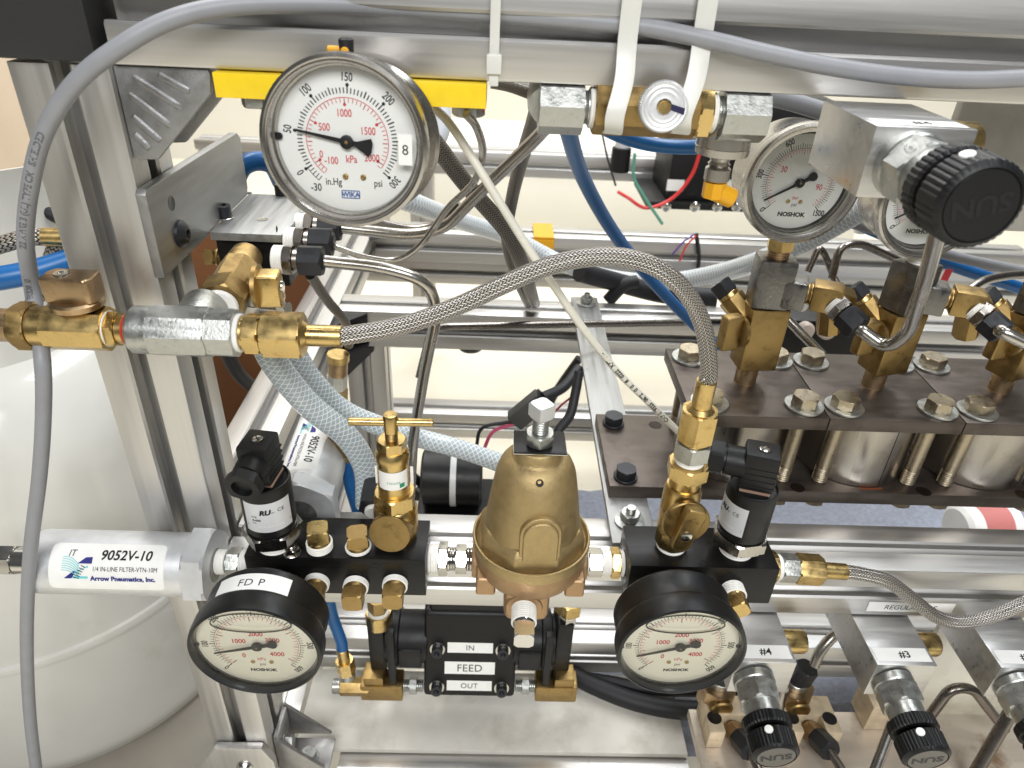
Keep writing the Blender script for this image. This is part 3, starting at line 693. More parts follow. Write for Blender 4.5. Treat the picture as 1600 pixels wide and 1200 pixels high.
    if kind == 'f':      # air bubble in the liquid filling
        bp = [o + n * 2.4 + ex * (x * s_) + ey * (y * s_) for x, y in [(18.5 * cos(q), 17.2 + 5.6 * sin(q) * (1.0 if sin(q) < 0 else 1.25)) for q in [2 * PI * i / 60 for i in range(61)]]]
        part('air_bubble', G().tube(bp, .35, 8, cap=False), M("bubble_edge", C(90, 88, 80), 0, .1, trans=.6), t)
        for s in (-1, 1): part('stop_tab', G().cyl(o + ex * (s * 28.4 * s_), n, 1.4, 1.2), INK, t)
    if kind == 'w': part('stop_tab', G().cyl(o - ex * (26.2 * s_) + ey * 1, n, 1.4, 1.3), INK, t)
    return t, o, ex, ey, s_, c, n

FY = -72
c = at(400, 1014, Y=FY)
GA = gauge('black liquid filled gauge with a FD P sticker, at the lower left', c, V(0, -1, 0), AZ, 33, 'f', val_deg=-104, depth=26)
t = GA[0]
fn = cyl_map(c + V(0, 16, 0), AX, AZ, 33 * .94 + .8)
def band_map(cc, Rr, a0):   # x round the case (clockwise seen from the front), y along its depth
    return lambda x, y: V(cc.x + (Rr) * sin(a0 + x / Rr), cc.y + y, cc.z + Rr * cos(a0 + x / Rr))
bm_ = band_map(V(c.x, FY + 14.5, c.z), 33 * .95 + .3, -.06)
part('name_sticker', sheet(38, 11.5, bm_, 20, 1), LABEL, t)
bm_ = band_map(V(c.x, FY + 14.5, c.z), 33 * .95 + .42, -.06)
part('lettering', Print().text('FD P', 0, 0, 6.2, spacing=1.1).geo(bm_), INK, t)
part('stem', G().cyl(c + V(0, 25, 0), AY, -28.6 - FY - 25, 7), BLACK_MET, t)
c = at(1064, 1015, Y=FY)
GB = gauge('black liquid filled gauge without sticker, right of the brass regulator', c, V(0, -1, 0), AZ, 32.6, 'f', val_deg=-107, depth=26, roll=-2)
part('stem', G().cyl(c + V(0, 25, 0), AY, -28.6 - FY - 25, 7), BLACK_MET, GB[0])

c = at(539, 224, Y=-32)
nW = V(-.03, -1, .06).normalized()
GW = gauge('large steel gauge with an 8 sticker, in front of the yellow bar', c, nW, V(.0, .07, 1), 31.2, 'w', val_deg=-79, depth=24)
t, o, ex, ey, s_, c, n = GW
k = o + ex * 21.5 + ey * -1.5 + n * 4.9
k = c + ex * 22.6 + ey * -1.2
part('number_sticker', sheet(5.2, 11.2, plane_map(k, ex, ey, .9)), LABEL, t); part('lettering', Print().text('8', 0, 0, 5.2, rot=0).geo(plane_map(k, ex, ey, 1.0)), INK, t)
q = c - n * 12 + ey * 27.6
f = part('fill_plug', G().lathe(q, ey, [(0, 6.2), (1.4, 6.2), (2, 4)], 24), RUBBER, t)
part('plug_cap', G().lathe(q + ey * 2, ey, [(0, 2.6), (4.8, 2.8), (5.4, 2)], 18), RUBBER, f)
part('vent_lever', G().cyl(q + ey * 3.4 - ex * 7, ex, 6, 1.25), YELLOW_PL, f); part('vent_lever', G().cyl(q + ey * 3 + n * 1.5, n, 2.2, 1.5), YELLOW_PL, f)
part('stem', G().cyl(c - n * 26 - ey * 12, -n, 20, 6.5), BRASS_OLD, t)
part('clamp_ring', G().ring(c - n * 24.5 + ex * 2 - ey * 2.5, -n, 4, 24, 30.5, 64, 1.5), STEEL, t)

# ================================================================ small fittings
def plug(o, ax, label=None, parent=None, m=BRASS_OLD, taped=True, s=1.0, L=5.0, name='square_plug', group='square head pipe plugs', rot=.4, tape=4.0):
    ax = ax.normalized()
    t = thing(name, label, 'plug', o, group)
    part('tape', G().thread(o, ax, tape * s, 5.9 * s, 1.25, taper=-.1, depth=.75), TAPE if taped else m, t)
    part('collar', G().lathe(o + ax * tape * s, ax, [(0, 5.2 * s), (.8 * s, 5.0 * s), (1.6 * s, 4.4 * s)], 24), m, t)
    part('head', G().hexa(o + ax * (tape + 1.4) * s, ax, (L + 1) * s, 9.0 * s, n=4, rot=rot, both=True, chf=1.0), m, t)
    return t
# ---------------------------------------------------------------- manifolds
MZ0, MZ1, MY0, MY1 = -311.4, -284.0, -28.5, 3.2
def manifold(x0, x1, label, holes):
    t = thing('manifold_block', label, 'manifold', V((x0 + x1) / 2, -13, MZ0), 'black manifold blocks')
    b = part('block', G().box((x0, MY0, MZ0), (x1, MY1, MZ1)), BLACK_ANO, t, bevel=.6)
    for p, n, r in holes:
        part('port_hole', G().lathe(p - n * .2, n, [(0, .05), (.0, r * .9), (.35, r), (.4, r * 1.02)], 20, cap=False), M("hole_black", C(5, 5, 5), 0, .6), t)
    return t
manifold(-129.5, -32.6, 'long black manifold block left of the brass regulator', [(at(586, 884, Y=MY0), V(0, -1, 0), 1.9)])
manifold(79.2, 161.5, 'shorter black manifold block right of the brass regulator', [(at(1098, 880, Z=MZ1), AZ, 2.1), (at(1100, 902, Y=MY0), V(0, -1, 0), 2.1)])
for u, lab in ((500, 'brass square plug on the manifold top nearest the left pressure sensor'), (560, 'dark brass square plug on the manifold top beside the needle valve')):
    p = at(u, 856, Z=MZ1); plug(V(p.x, p.y, MZ1), AZ, lab, m=BRASS_OLD if u == 560 else BRASS, s=1.2, tape=4.2 if u == 500 else 1.6, L=6, rot=.2)
for u, v, lab in ((496, 908, 'brass front plug beside the FD P gauge'), (557, 912, 'middle brass plug on the front of the left manifold'), (618, 910, 'brass front plug nearest the right end of the left manifold')):
    p = at(u, v, Y=MY0); plug(p, V(0, -1, 0), lab, m=BRASS_OLD, s=1.18, tape=3.2, L=6.5, rot=0.0)
p = at(1143, 918, Y=MY0); plug(p, V(0, -1, 0), 'bright brass plug on the front of the right manifold', m=BRASS, s=1.12, tape=6.5, L=6, rot=.6)
p = at(457, 864, Z=MZ1)
t = thing('cap_nut', 'small steel nut and washer on the left manifold top', 'nut', p)
part('washer', G().cyl(p, AZ, .8, 4.6), STEEL, t); part('nut', G().hexa(p + AZ * .8, AZ, 3.6, 7.2), STEEL, t); part('stud', G().cyl(p + AZ * 4.4, AZ, 1, 1.9), STEEL, t)

# ---------------------------------------------------------------- pressure sensors
def sensor(base, label, plug_dir, gland_len, turn, group='black pressure sensors', lbl_dir=V(-.1, -1, 0)):
    x, y = base.x, base.y
    t = thing('pressure_sensor', label, 'sensor', base, group)
    part('thread', G().thread(base, AZ, 8.4, 9.4, 1.4, depth=.6), TAPE, t)
    part('hex_collar', G().hexa(base + AZ * 8, AZ, 7.6, 27.5, chf=1.05, rot=.2), STEEL, t)
    hb = base + AZ * 15.4
    bd = part('body', G().lathe(hb, AZ, [(0, 11.6), (.6, 12.8), (1.2, 13.2), (30.6, 13.2), (31.6, 12.8), (31.8, 12.2), (30.2, 12), (30.2, .1)], 48), BLACK_GL, t)
    d = plug_dir.normalized(); s = AZ.cross(d)
    top = hb + AZ * 29.6
    part('gasket', G().obox(top + AZ * 2.6, d, s, AZ, 15.6, 15.6, 1.2), M("tan_gasket", C(150, 122, 104), 0, .6), t, bevel=.4)
    part('socket', G().obox(top + AZ * .6, d, s, AZ, 15, 15, 2.8), BLACK_PL, t, bevel=1)
    pc = part('plug_housing', G().obox(top + AZ * 14.6, d, s, AZ, 17.2, 15.2, 22.4), BLACK_PL, t, bevel=1.4)
    for k in range(4):
        part('rib', G().obox(top + AZ * (6.4 + k * 3.6) - d * .4, d, s, AZ, 17.4, 15.9, .9), BLACK_PL, pc, bevel=.2)
    sc = top + AZ * 25.8 - d * .5
    part('screw_well', G().ring(sc - AZ * .2, AZ, .5, 2.9, 3.5, 24, .1), INK, pc)
    part('screw', G().lathe(sc - AZ * .1, AZ, [(0, 2.8), (.3, 2.7), (.5, 2.2)], 20), NICKEL, pc)
    part('screw_slot', G().obox(sc + AZ * .45, (d + s).normalized(), (d - s).normalized(), AZ, 4, .6, .12), INK, pc)
    gd = (d + AZ * turn).normalized(); g0 = top + AZ * 15 + d * 7
    gl = part('cable_gland', G().lathe(g0, gd, [(0, 8.3), (gland_len * .55, 8.0), (gland_len * .56, 7.0), (gland_len * .64, 7.0)], 30), BLACK_PL, t)
    part('gland_nut', G().lathe(g0 + gd * gland_len * .63, gd, [(0, 0), (0, 1), (gland_len * .36, 1), (gland_len * .37, .9), (gland_len * .37, .62), (gland_len * .2, .6), (gland_len * .2, .01)], 36,
         cap=False, rfun=lambda q, a: (8.2 / cos(((a + .3) % (PI / 3)) - PI / 6) if q == 1 else q * 8.4)), BLACK_PL, gl)
    # rating label round the body
    an = math.atan2(lbl_dir.y, lbl_dir.x); cc = hb + AZ * 15
    def rm(x_, y_): return V(cc.x + 13.3 * cos(an + x_ / 13.3), cc.y + 13.3 * sin(an + x_ / 13.3), cc.z + y_)
    lb = part('rating_label', sheet(26, 19, rm, 18, 1), LABEL_SILVER, t)
    def rm2(x_, y_): return V(cc.x + 13.42 * cos(an + x_ / 13.3), cc.y + 13.42 * sin(an + x_ / 13.3), cc.z + y_)
    pr = Print().text('RU', -1, 3.8, 4.2, bold=.06, shear=.2).text('us', 2.6, 3.2, 1.8).text('CE', 7, 3.9, 3.2).text('psig', -7, 1.0, 1.9).text('0-600', -6, -1.2, 1.9, bold=.03).text('vdc', -7.4, -3.0, 1.7)
    pr.poly([(-11.8, -6.6), (11.8, -6.6), (11.8, -4.4), (-11.8, -4.4)])
    part('lettering', pr.geo(rm2), INK, lb)
    def rm3(x_, y_): return V(cc.x + 13.5 * cos(an + x_ / 13.3), cc.y + 13.5 * sin(an + x_ / 13.3), cc.z + y_)
    part('lettering', Print().text('FOR OXYGEN', 1, -5.5, 1.9, spacing=1.1).geo(rm3), LABEL, lb)
    return t
sensor(V(-115, -19, MZ1), 'black pressure sensor on the left manifold, its cable opening facing the front', V(-.12, -1, 0), 15.5, -.16, lbl_dir=V(.28, -1, 0))
sensor(V(140.5, -14.5, MZ1), 'black pressure sensor on the right manifold, its cable opening pointing left', V(-.98, .28, 0), 19, .02, lbl_dir=V(-1, -.25, 0))

# ---------------------------------------------------------------- brass needle valve with T handle
p = V(-50, -10, MZ1)
t = thing('needle_valve', 'brass needle valve with a T handle and a paper tag, on the left manifold', 'valve', p)
part('elbow_hex', G().hexa(p, AZ, 5, 21, n=8, rot=.2, chf=1.02), BRASS, t)
part('elbow_body', G().lathe(p + AZ * 4.4, AZ, [(0, 11.2), (1, 12), (16, 12), (19, 10.6), (20, 9.6)], 36), BRASS, t)
part('elbow_face', G().lathe(p + V(-1, -4, 11.5), V(-.1, -1, .18), [(0, 11.2), (8.8, 11.4), (9.3, 11), (9.32, .05)], 36), BRASS_OLD, t)
part('bonnet_nut', G().hexa(p + AZ * 24, AZ, 9, 20.4, rot=.5), BRASS, t)
part('stem_barrel', G().lathe(p + AZ * 33, AZ, [(0, 8.3), (.5, 8.4), (22, 8.4), (22.4, 8.9), (25.5, 8.9), (28, 7.4)], 36), BRASS, t)
part('packing_nut', G().hexa(p + AZ * 60.6, AZ, 6.4, 13.4, rot=.3), BRASS, t)
part('spindle', G().thread(p + AZ * 66, AZ, 6, 3.3, .8, depth=.3), BRASS_OLD, t)
part('handle_hub', G().lathe(p + AZ * 71.5, AZ, [(0, 3.4), (.4, 3.7), (10, 3.8), (10.6, 3.5), (10.8, 1.4), (10.7, .02)], 28), BRASS, t)
part('handle_bar', G().cyl(p + V(-21, -.6, 77.4), V(1, .03, .0), 42.5, 2.1, 20, .4), BRASS, t)
tg = lambda x, y: p + AZ * (45.5 + y) + V(8.6 * sin(x / 8.5 + .1), -8.6 * cos(x / 8.5 + .1), 0)
g = sheet(17, 11.5, tg, 16, 1); tagp = part('paper_tag', g, LABEL, t)
tg2 = lambda x, y: p + AZ * (45.5 + y) + V(8.75 * sin(x / 8.5 + .1), -8.75 * cos(x / 8.5 + .1), 0)
part('lettering', Print().text('INITIALS', .2, -1.0, 1.9, rot=PI).poly([(3.4, -4.6), (6.2, -4.6), (6.2, -1.8), (3.4, -1.8)]).geo(tg2), INK_GREEN, tagp)
for s in (-1, 1): part('tag_edge', G().obox(p + V(s * 9.2 + .6, -1.2, 44.5), V(.9 * s, -.3, 0), V(.3, .9 * s, 0), AZ, 1.8, .7, 11.5), TAPE, tagp, bevel=.2)

# ---------------------------------------------------------------- bell shaped brass regulator
B0 = V(25, -13, 0)
t = thing('pressure_regulator', 'large bell shaped cast brass pressure regulator with a square headed adjusting screw', 'regulator', B0 + AZ * -330)
def skirt(r, a):
    return r
prof = [(-277, 26.2), (-268, 26.0), (-260, 25.2), (-250, 23.8), (-240, 22.2), (-236, 21.5), (-233, 21.0), (-230, 20.1), (-227, 18.8), (-225, 17.4), (-223.4, 15.6), (-222.4, 13.8), (-221.8, 12.6), (-219, 12.3), (-215.8, 12.1), (-215.2, 11.6), (-215.2, 9.8), (-214.8, 9.6)]
bell = part('bell', G().lathe(B0, AZ, prof, 72), BRONZE, t, angle=60)
ba = V(.05, -1, 0).normalized(); bx = V(1, .05, 0).normalized()
part('skirt', G().lathe(B0 + AZ * -280, AZ, [(0, 1.0), (9.6, 1.0), (11.6, .965), (14, .9)], 48, rfun=lambda q, a: q * 27.6 / cos(((a - .05 + PI / 8) % (PI / 4)) - PI / 8), off=.05), BRONZE, bell, bevel=.7, bang=25)
def arch(w, h, n=16):
    return [(-w / 2, 0)] + [(-w / 2 * cos(PI * i / n), h - w / 2 + w / 2 * sin(PI * i / n)) for i in range(n + 1)] + [(w / 2, 0)]
part('arch_boss', G().prism(arch(21.5, 27.5), B0 + ba * 26.6 + V(0, 0, -271) + bx * 1.5, bx, V(0, .05, 1).normalized(), -12), BRONZE, bell, bevel=.9, bseg=3)
part('arch_boss', G().prism(arch(18.4, 25), B0 + ba * 27.9 + V(0, 0, -270.6) + bx * 1.5, bx, V(0, .04, 1).normalized(), -12), BRONZE, bell, bevel=1.3, bseg=3)
part('vent_hole', G().lathe(B0 + V(.6, -17.9, -226.3), V(0, -.72, .7), [(0.2, .05), (.4, 1.2), (.9, 1.4), (.8, 2.0)], 18, cap=False), M("hole_black2", C(30, 20, 10), 0, .6), bell)
part('flange', G().lathe(B0, AZ, [(-283.4, 31.4), (-283, 32.2), (-277, 32.6), (-276.2, 32.2), (-276, 31.4), (-276.8, 30.8), (-278.2, 30.2), (-279.4, 28)], 80), BRONZE, t)
lower = part('lower_body', G().lathe(B0, AZ, [(-314, 9), (-311, 13), (-306, 18), (-302, 24), (-298, 28.6), (-294, 30.8), (-288, 31.6), (-283.5, 31.8)], 60), BRONZE_RED, t, angle=50)
for s in (-1, 1):
    part('lug', G().obox(B0 + V(s * 24.5, -12, -299), AX, AY, AZ, 11, 16, 13), BRONZE_RED, lower, bevel=2.2, bseg=3)
    part('port_boss', G().lathe(B0 + V(s * 18, 0, -298), V(s, 0, 0), [(0, 10.5), (13, 10.2), (14.5, 9.4), (14.5, 6)], 30), BRONZE_RED, lower)
part('front_boss', G().obox(B0 + V(-1.8, -14, -304), AX, AY, AZ, 25, 28, 26), BRONZE_RED, lower, bevel=6, bseg=4)
part('front_port', G().lathe(B0 + V(-3.2, -22, -304.5), V(-.02, -1, -.05), [(0, 11), (5, 10.6), (6.4, 9.6), (6.5, 6)], 36), BRONZE_RED, lower)
part('name_plate', G().prism([(-13.2, -9.5), (13.2, -9.5), (13.2, 9.5), (-13.2, 9.5)], B0 + V(.6, -.5, -214.2), AX, AY, .7), BLACK_ANO, t, bevel=.15)
part('plate_edge', G().prism([(-13.4, -9.7), (13.4, -9.7), (13.4, 9.7), (-13.4, 9.7)], B0 + V(.6, -.5, -214.6), AX, AY, .38), NICKEL, t)
part('lock_nut', G().hexa(B0 + V(.4, -1, -213.3), AZ, 6.4, 13.2, rot=.5), ZINC, t)
sc_ = part('adjusting_screw', G().thread(B0 + V(.4, -1, -207), AZ, 9.5, 4.2, 1.3, depth=.45), ZINC, t)
part('square_head', G().hexa(B0 + V(.4, -1, -198), AZ, 8, 9.4, n=4, rot=.62, chf=1.06), ALU_BARE, sc_)
plug(B0 + V(-3.4, -28, -304.8), V(-.02, -1, -.05), 'taped chrome plug in the front port of the brass regulator', m=NICKEL, s=1.15, tape=9, L=7, rot=0.0)
# fittings between manifolds and regulator (on the X axis)
def run(label, name, cat, o, ax, steps, group=None, up=None):
    """a row of turned pieces along an axis: (kind, length, size, material, part name)"""
    t = thing(name, label, cat, o, group); p = o.copy(); ax = ax.normalized()
    for kind, L, s, m, nm in steps:
        if kind == 'h': part(nm, G().hexa(p, ax, L, s, rot=.26, up=up), m, t)
        elif kind == 'r': part(nm, G().cyl(p, ax, L, s), m, t)
        elif kind == 't': part(nm, G().thread(p, ax, L, s, 1.3), m, t)
        elif kind == 'c': part(nm, G().lathe(p, ax, [(0, s), (L, s * .72)], 28), m, t)
        elif kind == 's':
            p = p + ax * L; continue
        p = p + ax * L
    return t
run('nickel plated union between left manifold and brass regulator', 'pipe_union', 'fitting', V(-32.5, -13, -298), AX,
    [('t', 6, 8.3, TAPE, 'tape'), ('h', 5, 17, NICKEL, 'hex_nut'), ('r', 1.5, 6.8, NICKEL, 'collar'), ('t', 3.2, 6.6, NICKEL, 'thread'), ('h', 6, 14.6, NICKEL, 'hex_nut'), ('t', 3.6, 6.6, NICKEL, 'thread')], 'pipe unions')
run('nickel and brass taped union between brass regulator and right manifold', 'pipe_union', 'fitting', V(57.2, -13, -298), AX,
    [('r', 1.4, 7, TAPE, 'tape'), ('h', 7.6, 14.6, NICKEL, 'hex_nut'), ('t', 5.4, 7.2, TAPE, 'tape'), ('h', 5, 15.6, BRASS, 'hex_nut'), ('t', 2.4, 7.6, TAPE, 'tape')], 'pipe unions')
# ---------------------------------------------------------------- ball valve on the right manifold
p = V(104, -13, MZ1)
t = thing('ball_valve', 'upright brass ball valve with a turned wing handle, on the right manifold', 'valve', p)
part('tape', G().thread(p, AZ, 3.5, 8.2, 1.2), TAPE, t)
part('body_hex', G().hexa(p + AZ * 3.5, AZ, 16, 17.5, n=8, rot=.2, chf=1.03), BRASS, t)
part('body', G().lathe(p + AZ * 14, AZ, [(0, 9.8), (14, 10.2), (28, 10), (31, 9)], 36), BRASS, t)
part('neck', G().cyl(p + AZ * 44, AZ, 8, 8.2), BRASS, t)
part('top_hex', G().hexa(p + AZ * 51.4, AZ, 8.6, 19.4, rot=.4), BRASS, t)
part('tape', G().thread(p + AZ * 60, AZ, 4.4, 7.6, 1.2), TAPE, t)
hd = V(.02, -1, .10).normalized(); hc = p + V(0, -9.5, 31)
h = part('handle_disc', G().lathe(hc, hd, [(0, 6), (2.4, 6.4), (3, 12.4), (5.4, 12.6), (6, 12)], 40), BRASS_OLD, t)
hx = V(1, 0.02, 0).normalized(); hy = hd.cross(hx) * -1
hy = hx.cross(hd) * -1
wing_dir = (AZ * .97 + AX * .2).normalized(); wx = wing_dir.cross(hd).normalized()
g = G().prism([(-4.6, -13.5), (4.6, -13.5), (5, -9), (5.4, 11), (4.4, 13.4), (-4.4, 13.4), (-5.4, 11), (-5, -9)], hc + hd * 5.6, -wx, wing_dir, 6.5 if (-wx).cross(wing_dir).dot(hd) > 0 else -6.5)
w_ = part('wing_handle', g, BRASS_OLD, t, bevel=1.1, bseg=3)
part('handle_screw', G().lathe(hc + hd * 12.2 - wing_dir * 4, hd, [(0, 3), (.7, 2.8), (1, 2.2)], 22), NICKEL, w_)
mpx = plane_map(hc + hd * 12.25, -wx * (1 if (-wx).cross(wing_dir).dot(hd) > 0 else -1), wing_dir, .06)
part('arrow_mark', Print().bar(-2.5, 5, 0, 8, .7).bar(2.5, 5, 0, 8, .7).bar(-2.2, -8.6, 0, -10.4, .6).bar(2.2, -8.6, 0, -10.4, .6).geo(mpx), BRASS, w_)
mpx = plane_map(hc + hd * 6.05, AX, AZ, .06)
part('lettering', Print().text('ABCO', -8.6, 2.4, 3.4, rot=-1.25).text('SC.', 8.8, 0, 3.2, rot=1.2).geo(mpx), BRASS, h)
run('zinc and brass hose end standing on the right ball valve', 'hose_fitting', 'fitting', p + AZ * 64, AZ,
    [('h', 9.5, 17, ZINC, 'hex_nut'), ('r', 1.6, 7.6, BRASS, 'collar'), ('h', 17.5, 17, BRASS, 'swivel_nut'), ('c', 2, 7, BRASS, 'shoulder'), ('r', 15, 5, BRASS, 'ferrule')], 'hose end fittings')
HOSE_END = p + AZ * 109
# right side hose on the manifold end
q = V(161.6, -13, -298)
run('brass and zinc hose end at the right end of the right manifold', 'hose_fitting', 'fitting', q, V(1, 0, -.055),
    [('h', 5, 17, BRASS, 'hex_nut'), ('t', 3, 7.6, TAPE, 'tape'), ('h', 9.5, 14.6, ZINC, 'hex_nut'), ('h', 15, 15.6, BRASS, 'swivel_nut'), ('r', 15, 4.8, BRASS, 'ferrule')], 'hose end fittings')

# ---------------------------------------------------------------- inline filters
LGX = []
def filter_unit(o, ax, e0, label, L, R, text_dir=1, group='inline filters', hexend=True, ltag='IT'):
    """o = hex end, ax = direction from the hex to the closed end, e0 = direction the label faces"""
    ax = ax.normalized(); t = thing('inline_filter', label, 'filter', o, group)
    part('hex_end', G().hexa(o, ax, 12, R * 2.12, rot=.2, chf=1.05, up=e0), ALU_BARE, t)
    b = part('body', G().lathe(o + ax * 11, ax, [(0, R * .94), (0.6, R * .97), (L - 15, R * .97), (L - 13, R * .95), (L - 11.2, R * .82), (L - 11, R * .8)], 64), ALU_BARE, t)
    part('end_bore', G().lathe(o, -ax, [(-.2, R * .55), (.0, R * .52), (.05, .1)], 28), ALU_BRUSH, t)
    c = o + ax * (11 + (L - 11) * .47); tx = ax * text_dir; Rl = R * .97
    e1 = tx.cross(e0) * -1
    e1 = e0.cross(tx)
    up = e0.cross(tx)
    def mk(lift): return lambda x, y: c + tx * x + (e0 * cos(y / Rl) + up * sin(y / Rl)) * (Rl + lift)
    lb = part('maker_label', sheet(60, 26, mk(.08), 24, 20, r=3), LABEL, t)
    if mk(0)(0, 1).z < -1e9: pass
    part('lettering', Print().text('9052V-10', 10, 6.6, 7.2, bold=.02, shear=.12, width=.95).text('1/4 IN-LINE FILTER-VTN-10M', 10, -.6, 3.4, width=.8).text(ltag, -18.4, 7.4, 5, shear=.15, width=.9).geo(mk(.32)), INK, lb)
    part('lettering', Print().text('Arrow Pneumatics, Inc.', 8.6, -6.0, 3.5, bold=.045, width=1.02).poly([(-15, 2), (-11, 5.2), (-7.6, 5.4), (-7.6, 2)]).poly([(-22, -6), (-18, -6), (-15.5, -2), (-17, -2)]).geo(mk(.32)), INK_NAVY, lb)
    lg = Print().poly([(-17.6, -6), (-9.6, -6), (-9.4, 1), (-14, -1.4)])
    for k in range(7):
        y = 3.4 - k * 1.15
        lg.arc(-22, y - 7, 9, .35, .5, 1.7, 10)
    part('logo', lg.geo(mk(.28)), INK_TEAL, lb)
    lg = Print()
    for k in range(6): lg.bar(-17.5 + k * .9, -5 + k * 1.2, -14.2 + k * .7, -6 + k * 1.2, .4)
    part('logo', lg.geo(mk(.36)), INK, lb)
    return t
fo = V(-149.5, -20.5, -299.5)
filter_unit(fo, V(-1, 0, 0), V(0, -.80, .60).normalized(), 'silver inline filter lying in front of the left post, its label reading across', 96, 18, -1)
run('taped zinc nipple with a P on it, between filter and left manifold', 'pipe_nipple', 'fitting', V(-149.4, -18.5, -299), AX,
    [('t', 5.5, 7, TAPE, 'tape'), ('r', 1, 6, ZINC, 'collar'), ('h', 7, 14.2, ZINC, 'hex_nut'), ('t', 4.6, 7.4, TAPE, 'tape'), ('h', 3.4, 14.5, ZINC, 'hex_nut')])
nipple_P = part('lettering', Print().text('P', 0, 0, 3.6).geo(plane_map(V(-139.4, -25.4, -296.6), AX, V(0, .55, .83), .25)), INK_GREY, bpy.data.objects['pipe_nipple'])
run('nickel pipe end on the left end of the lying filter', 'pipe_nipple', 'fitting', V(-245.7, -20.5, -299.5), V(-1, 0, 0),
    [('r', 12, 7.2, NICKEL, 'sleeve'), ('h', 9, 15, NICKEL, 'hex_nut'), ('r', 30, 6, NICKEL, 'pipe')])
filter_unit(V(-112, 16, -294), V(-.03, 1, .0).normalized(), V(-.25, -.0, .96).normalized(), 'silver inline filter running backwards behind the left manifold', 92, 20, -1, ltag='CS')
run('grey hex fitting joining the backward filter to the left manifold', 'pipe_nipple', 'fitting', V(-64, 6, -283), V(0, 1, .35),
    [('t', 3, 7, TAPE, 'tape'), ('h', 16, 20, PHOS, 'hex_nut')])

# ---------------------------------------------------------------- inline row at the upper left: ball valve, steel tee, hose end
Yr, Zr = -25, -150.6
def rx(u): return at(u, 515, Y=Yr).x
t = thing('ball_valve', 'worn brass ball valve with a square brown handle, at the left edge', 'valve', V(rx(100), Yr, Zr))
part('inlet', G().hexa(V(rx(-40), Yr, Zr), AX, rx(32) - rx(-40), 13.6, n=8, chf=1.02), BRASS_DULL, t)
part('hex_nut', G().hexa(V(rx(30), Yr, Zr), AX, rx(57) - rx(30), 18.6, rot=.5), BRASS_OLD, t)
part('collar', G().cyl(V(rx(57), Yr, Zr), AX, rx(82) - rx(57), 9), BRASS, t)
part('body', G().hexa(V(rx(80), Yr, Zr), AX, rx(172) - rx(80), 18.8, n=8, rot=.1, chf=1.03), BRASS, t)
part('ring', G().cyl(V(rx(169), Yr, Zr), AX, 1.4, 8, 24, .1), TAPE, t)
part('outlet_nut', G().hexa(V(rx(173), Yr, Zr), AX, rx(188) - rx(173), 14.6), BRASS, t)
part('shank', G().cyl(V(rx(188), Yr, Zr), AX, rx(199) - rx(188), 6.6), BRASS, t)
part('red_thread', G().thread(V(rx(198), Yr, Zr), AX, rx(210) - rx(198), 6.8, 1.0), RED_SEAL, t)
hc = V(rx(132), Yr + 1, Zr + 9)
h = part('handle_flange', G().lathe(hc, AZ, [(0, 7), (1.5, 10.6), (4, 11), (5, 10)], 36), BRASS_DULL, t)
g = G().prism([(-10.5, -5.5), (9, -6.5), (11, -3), (10, 6), (-9, 6.4), (-11, 2)], hc + AZ * 4.4, AX, AY, 11.5); hb_ = part('handle_block', g, BRASS_DULL, t, bevel=1.4, bseg=3)
part('handle_screw', G().lathe(hc + V(-3, 0, 15.9), AZ, [(0, 3.4), (.6, 3.2), (.7, 1.6), (.1, 1.4), (.1, .05)], 22), NICKEL, hb_)
t = thing('pipe_tee', 'zinc plated steel pipe tee in the inline row, right of the worn brass valve', 'fitting', V(rx(290), Yr, Zr))
part('end_band', G().lathe(V(rx(208), Yr, Zr), AX, [(0, 7), (.2, 9.6), (1.4, 10.6), (rx(242) - rx(208), 10.6)], 36), ZINC, t)
part('body', G().hexa(V(rx(241), Yr, Zr), AX, rx(330) - rx(241), 21.4, n=8, rot=.2, chf=1.02), ZINC, t)
part('end_band', G().hexa(V(rx(329), Yr, Zr), AX, rx(371) - rx(329), 20.4, n=8, rot=.2, chf=1.04), ZINC, t)
part('branch', G().lathe(V(rx(300), Yr + 4, Zr + 1), V(0, 1, .12), [(0, 10.4), (14, 10.4), (15.5, 9.6), (15.6, 7)], 32), ZINC, t)
part('tape', G().cyl(V(rx(369), Yr, Zr), AX, 2.6, 8.6), TAPE, t)
run('brass hose end on the right of the steel tee', 'hose_fitting', 'fitting', V(rx(376), Yr, Zr), AX,
    [('r', 2.2, 7.4, BRASS, 'collar'), ('h', rx(409) - rx(376) - 2.2, 16.4, BRASS, 'hex_nut'), ('r', .8, 7, BRASS, 'collar'), ('h', rx(473) - rx(409) - .8, 18.6, BRASS, 'swivel_nut'), ('c', 2, 6.4, BRASS, 'shoulder'), ('r', rx(534) - rx(473) - 2, 4.9, BRASS, 'ferrule')], 'hose end fittings')
HOSE_START = V(rx(533), Yr, Zr)
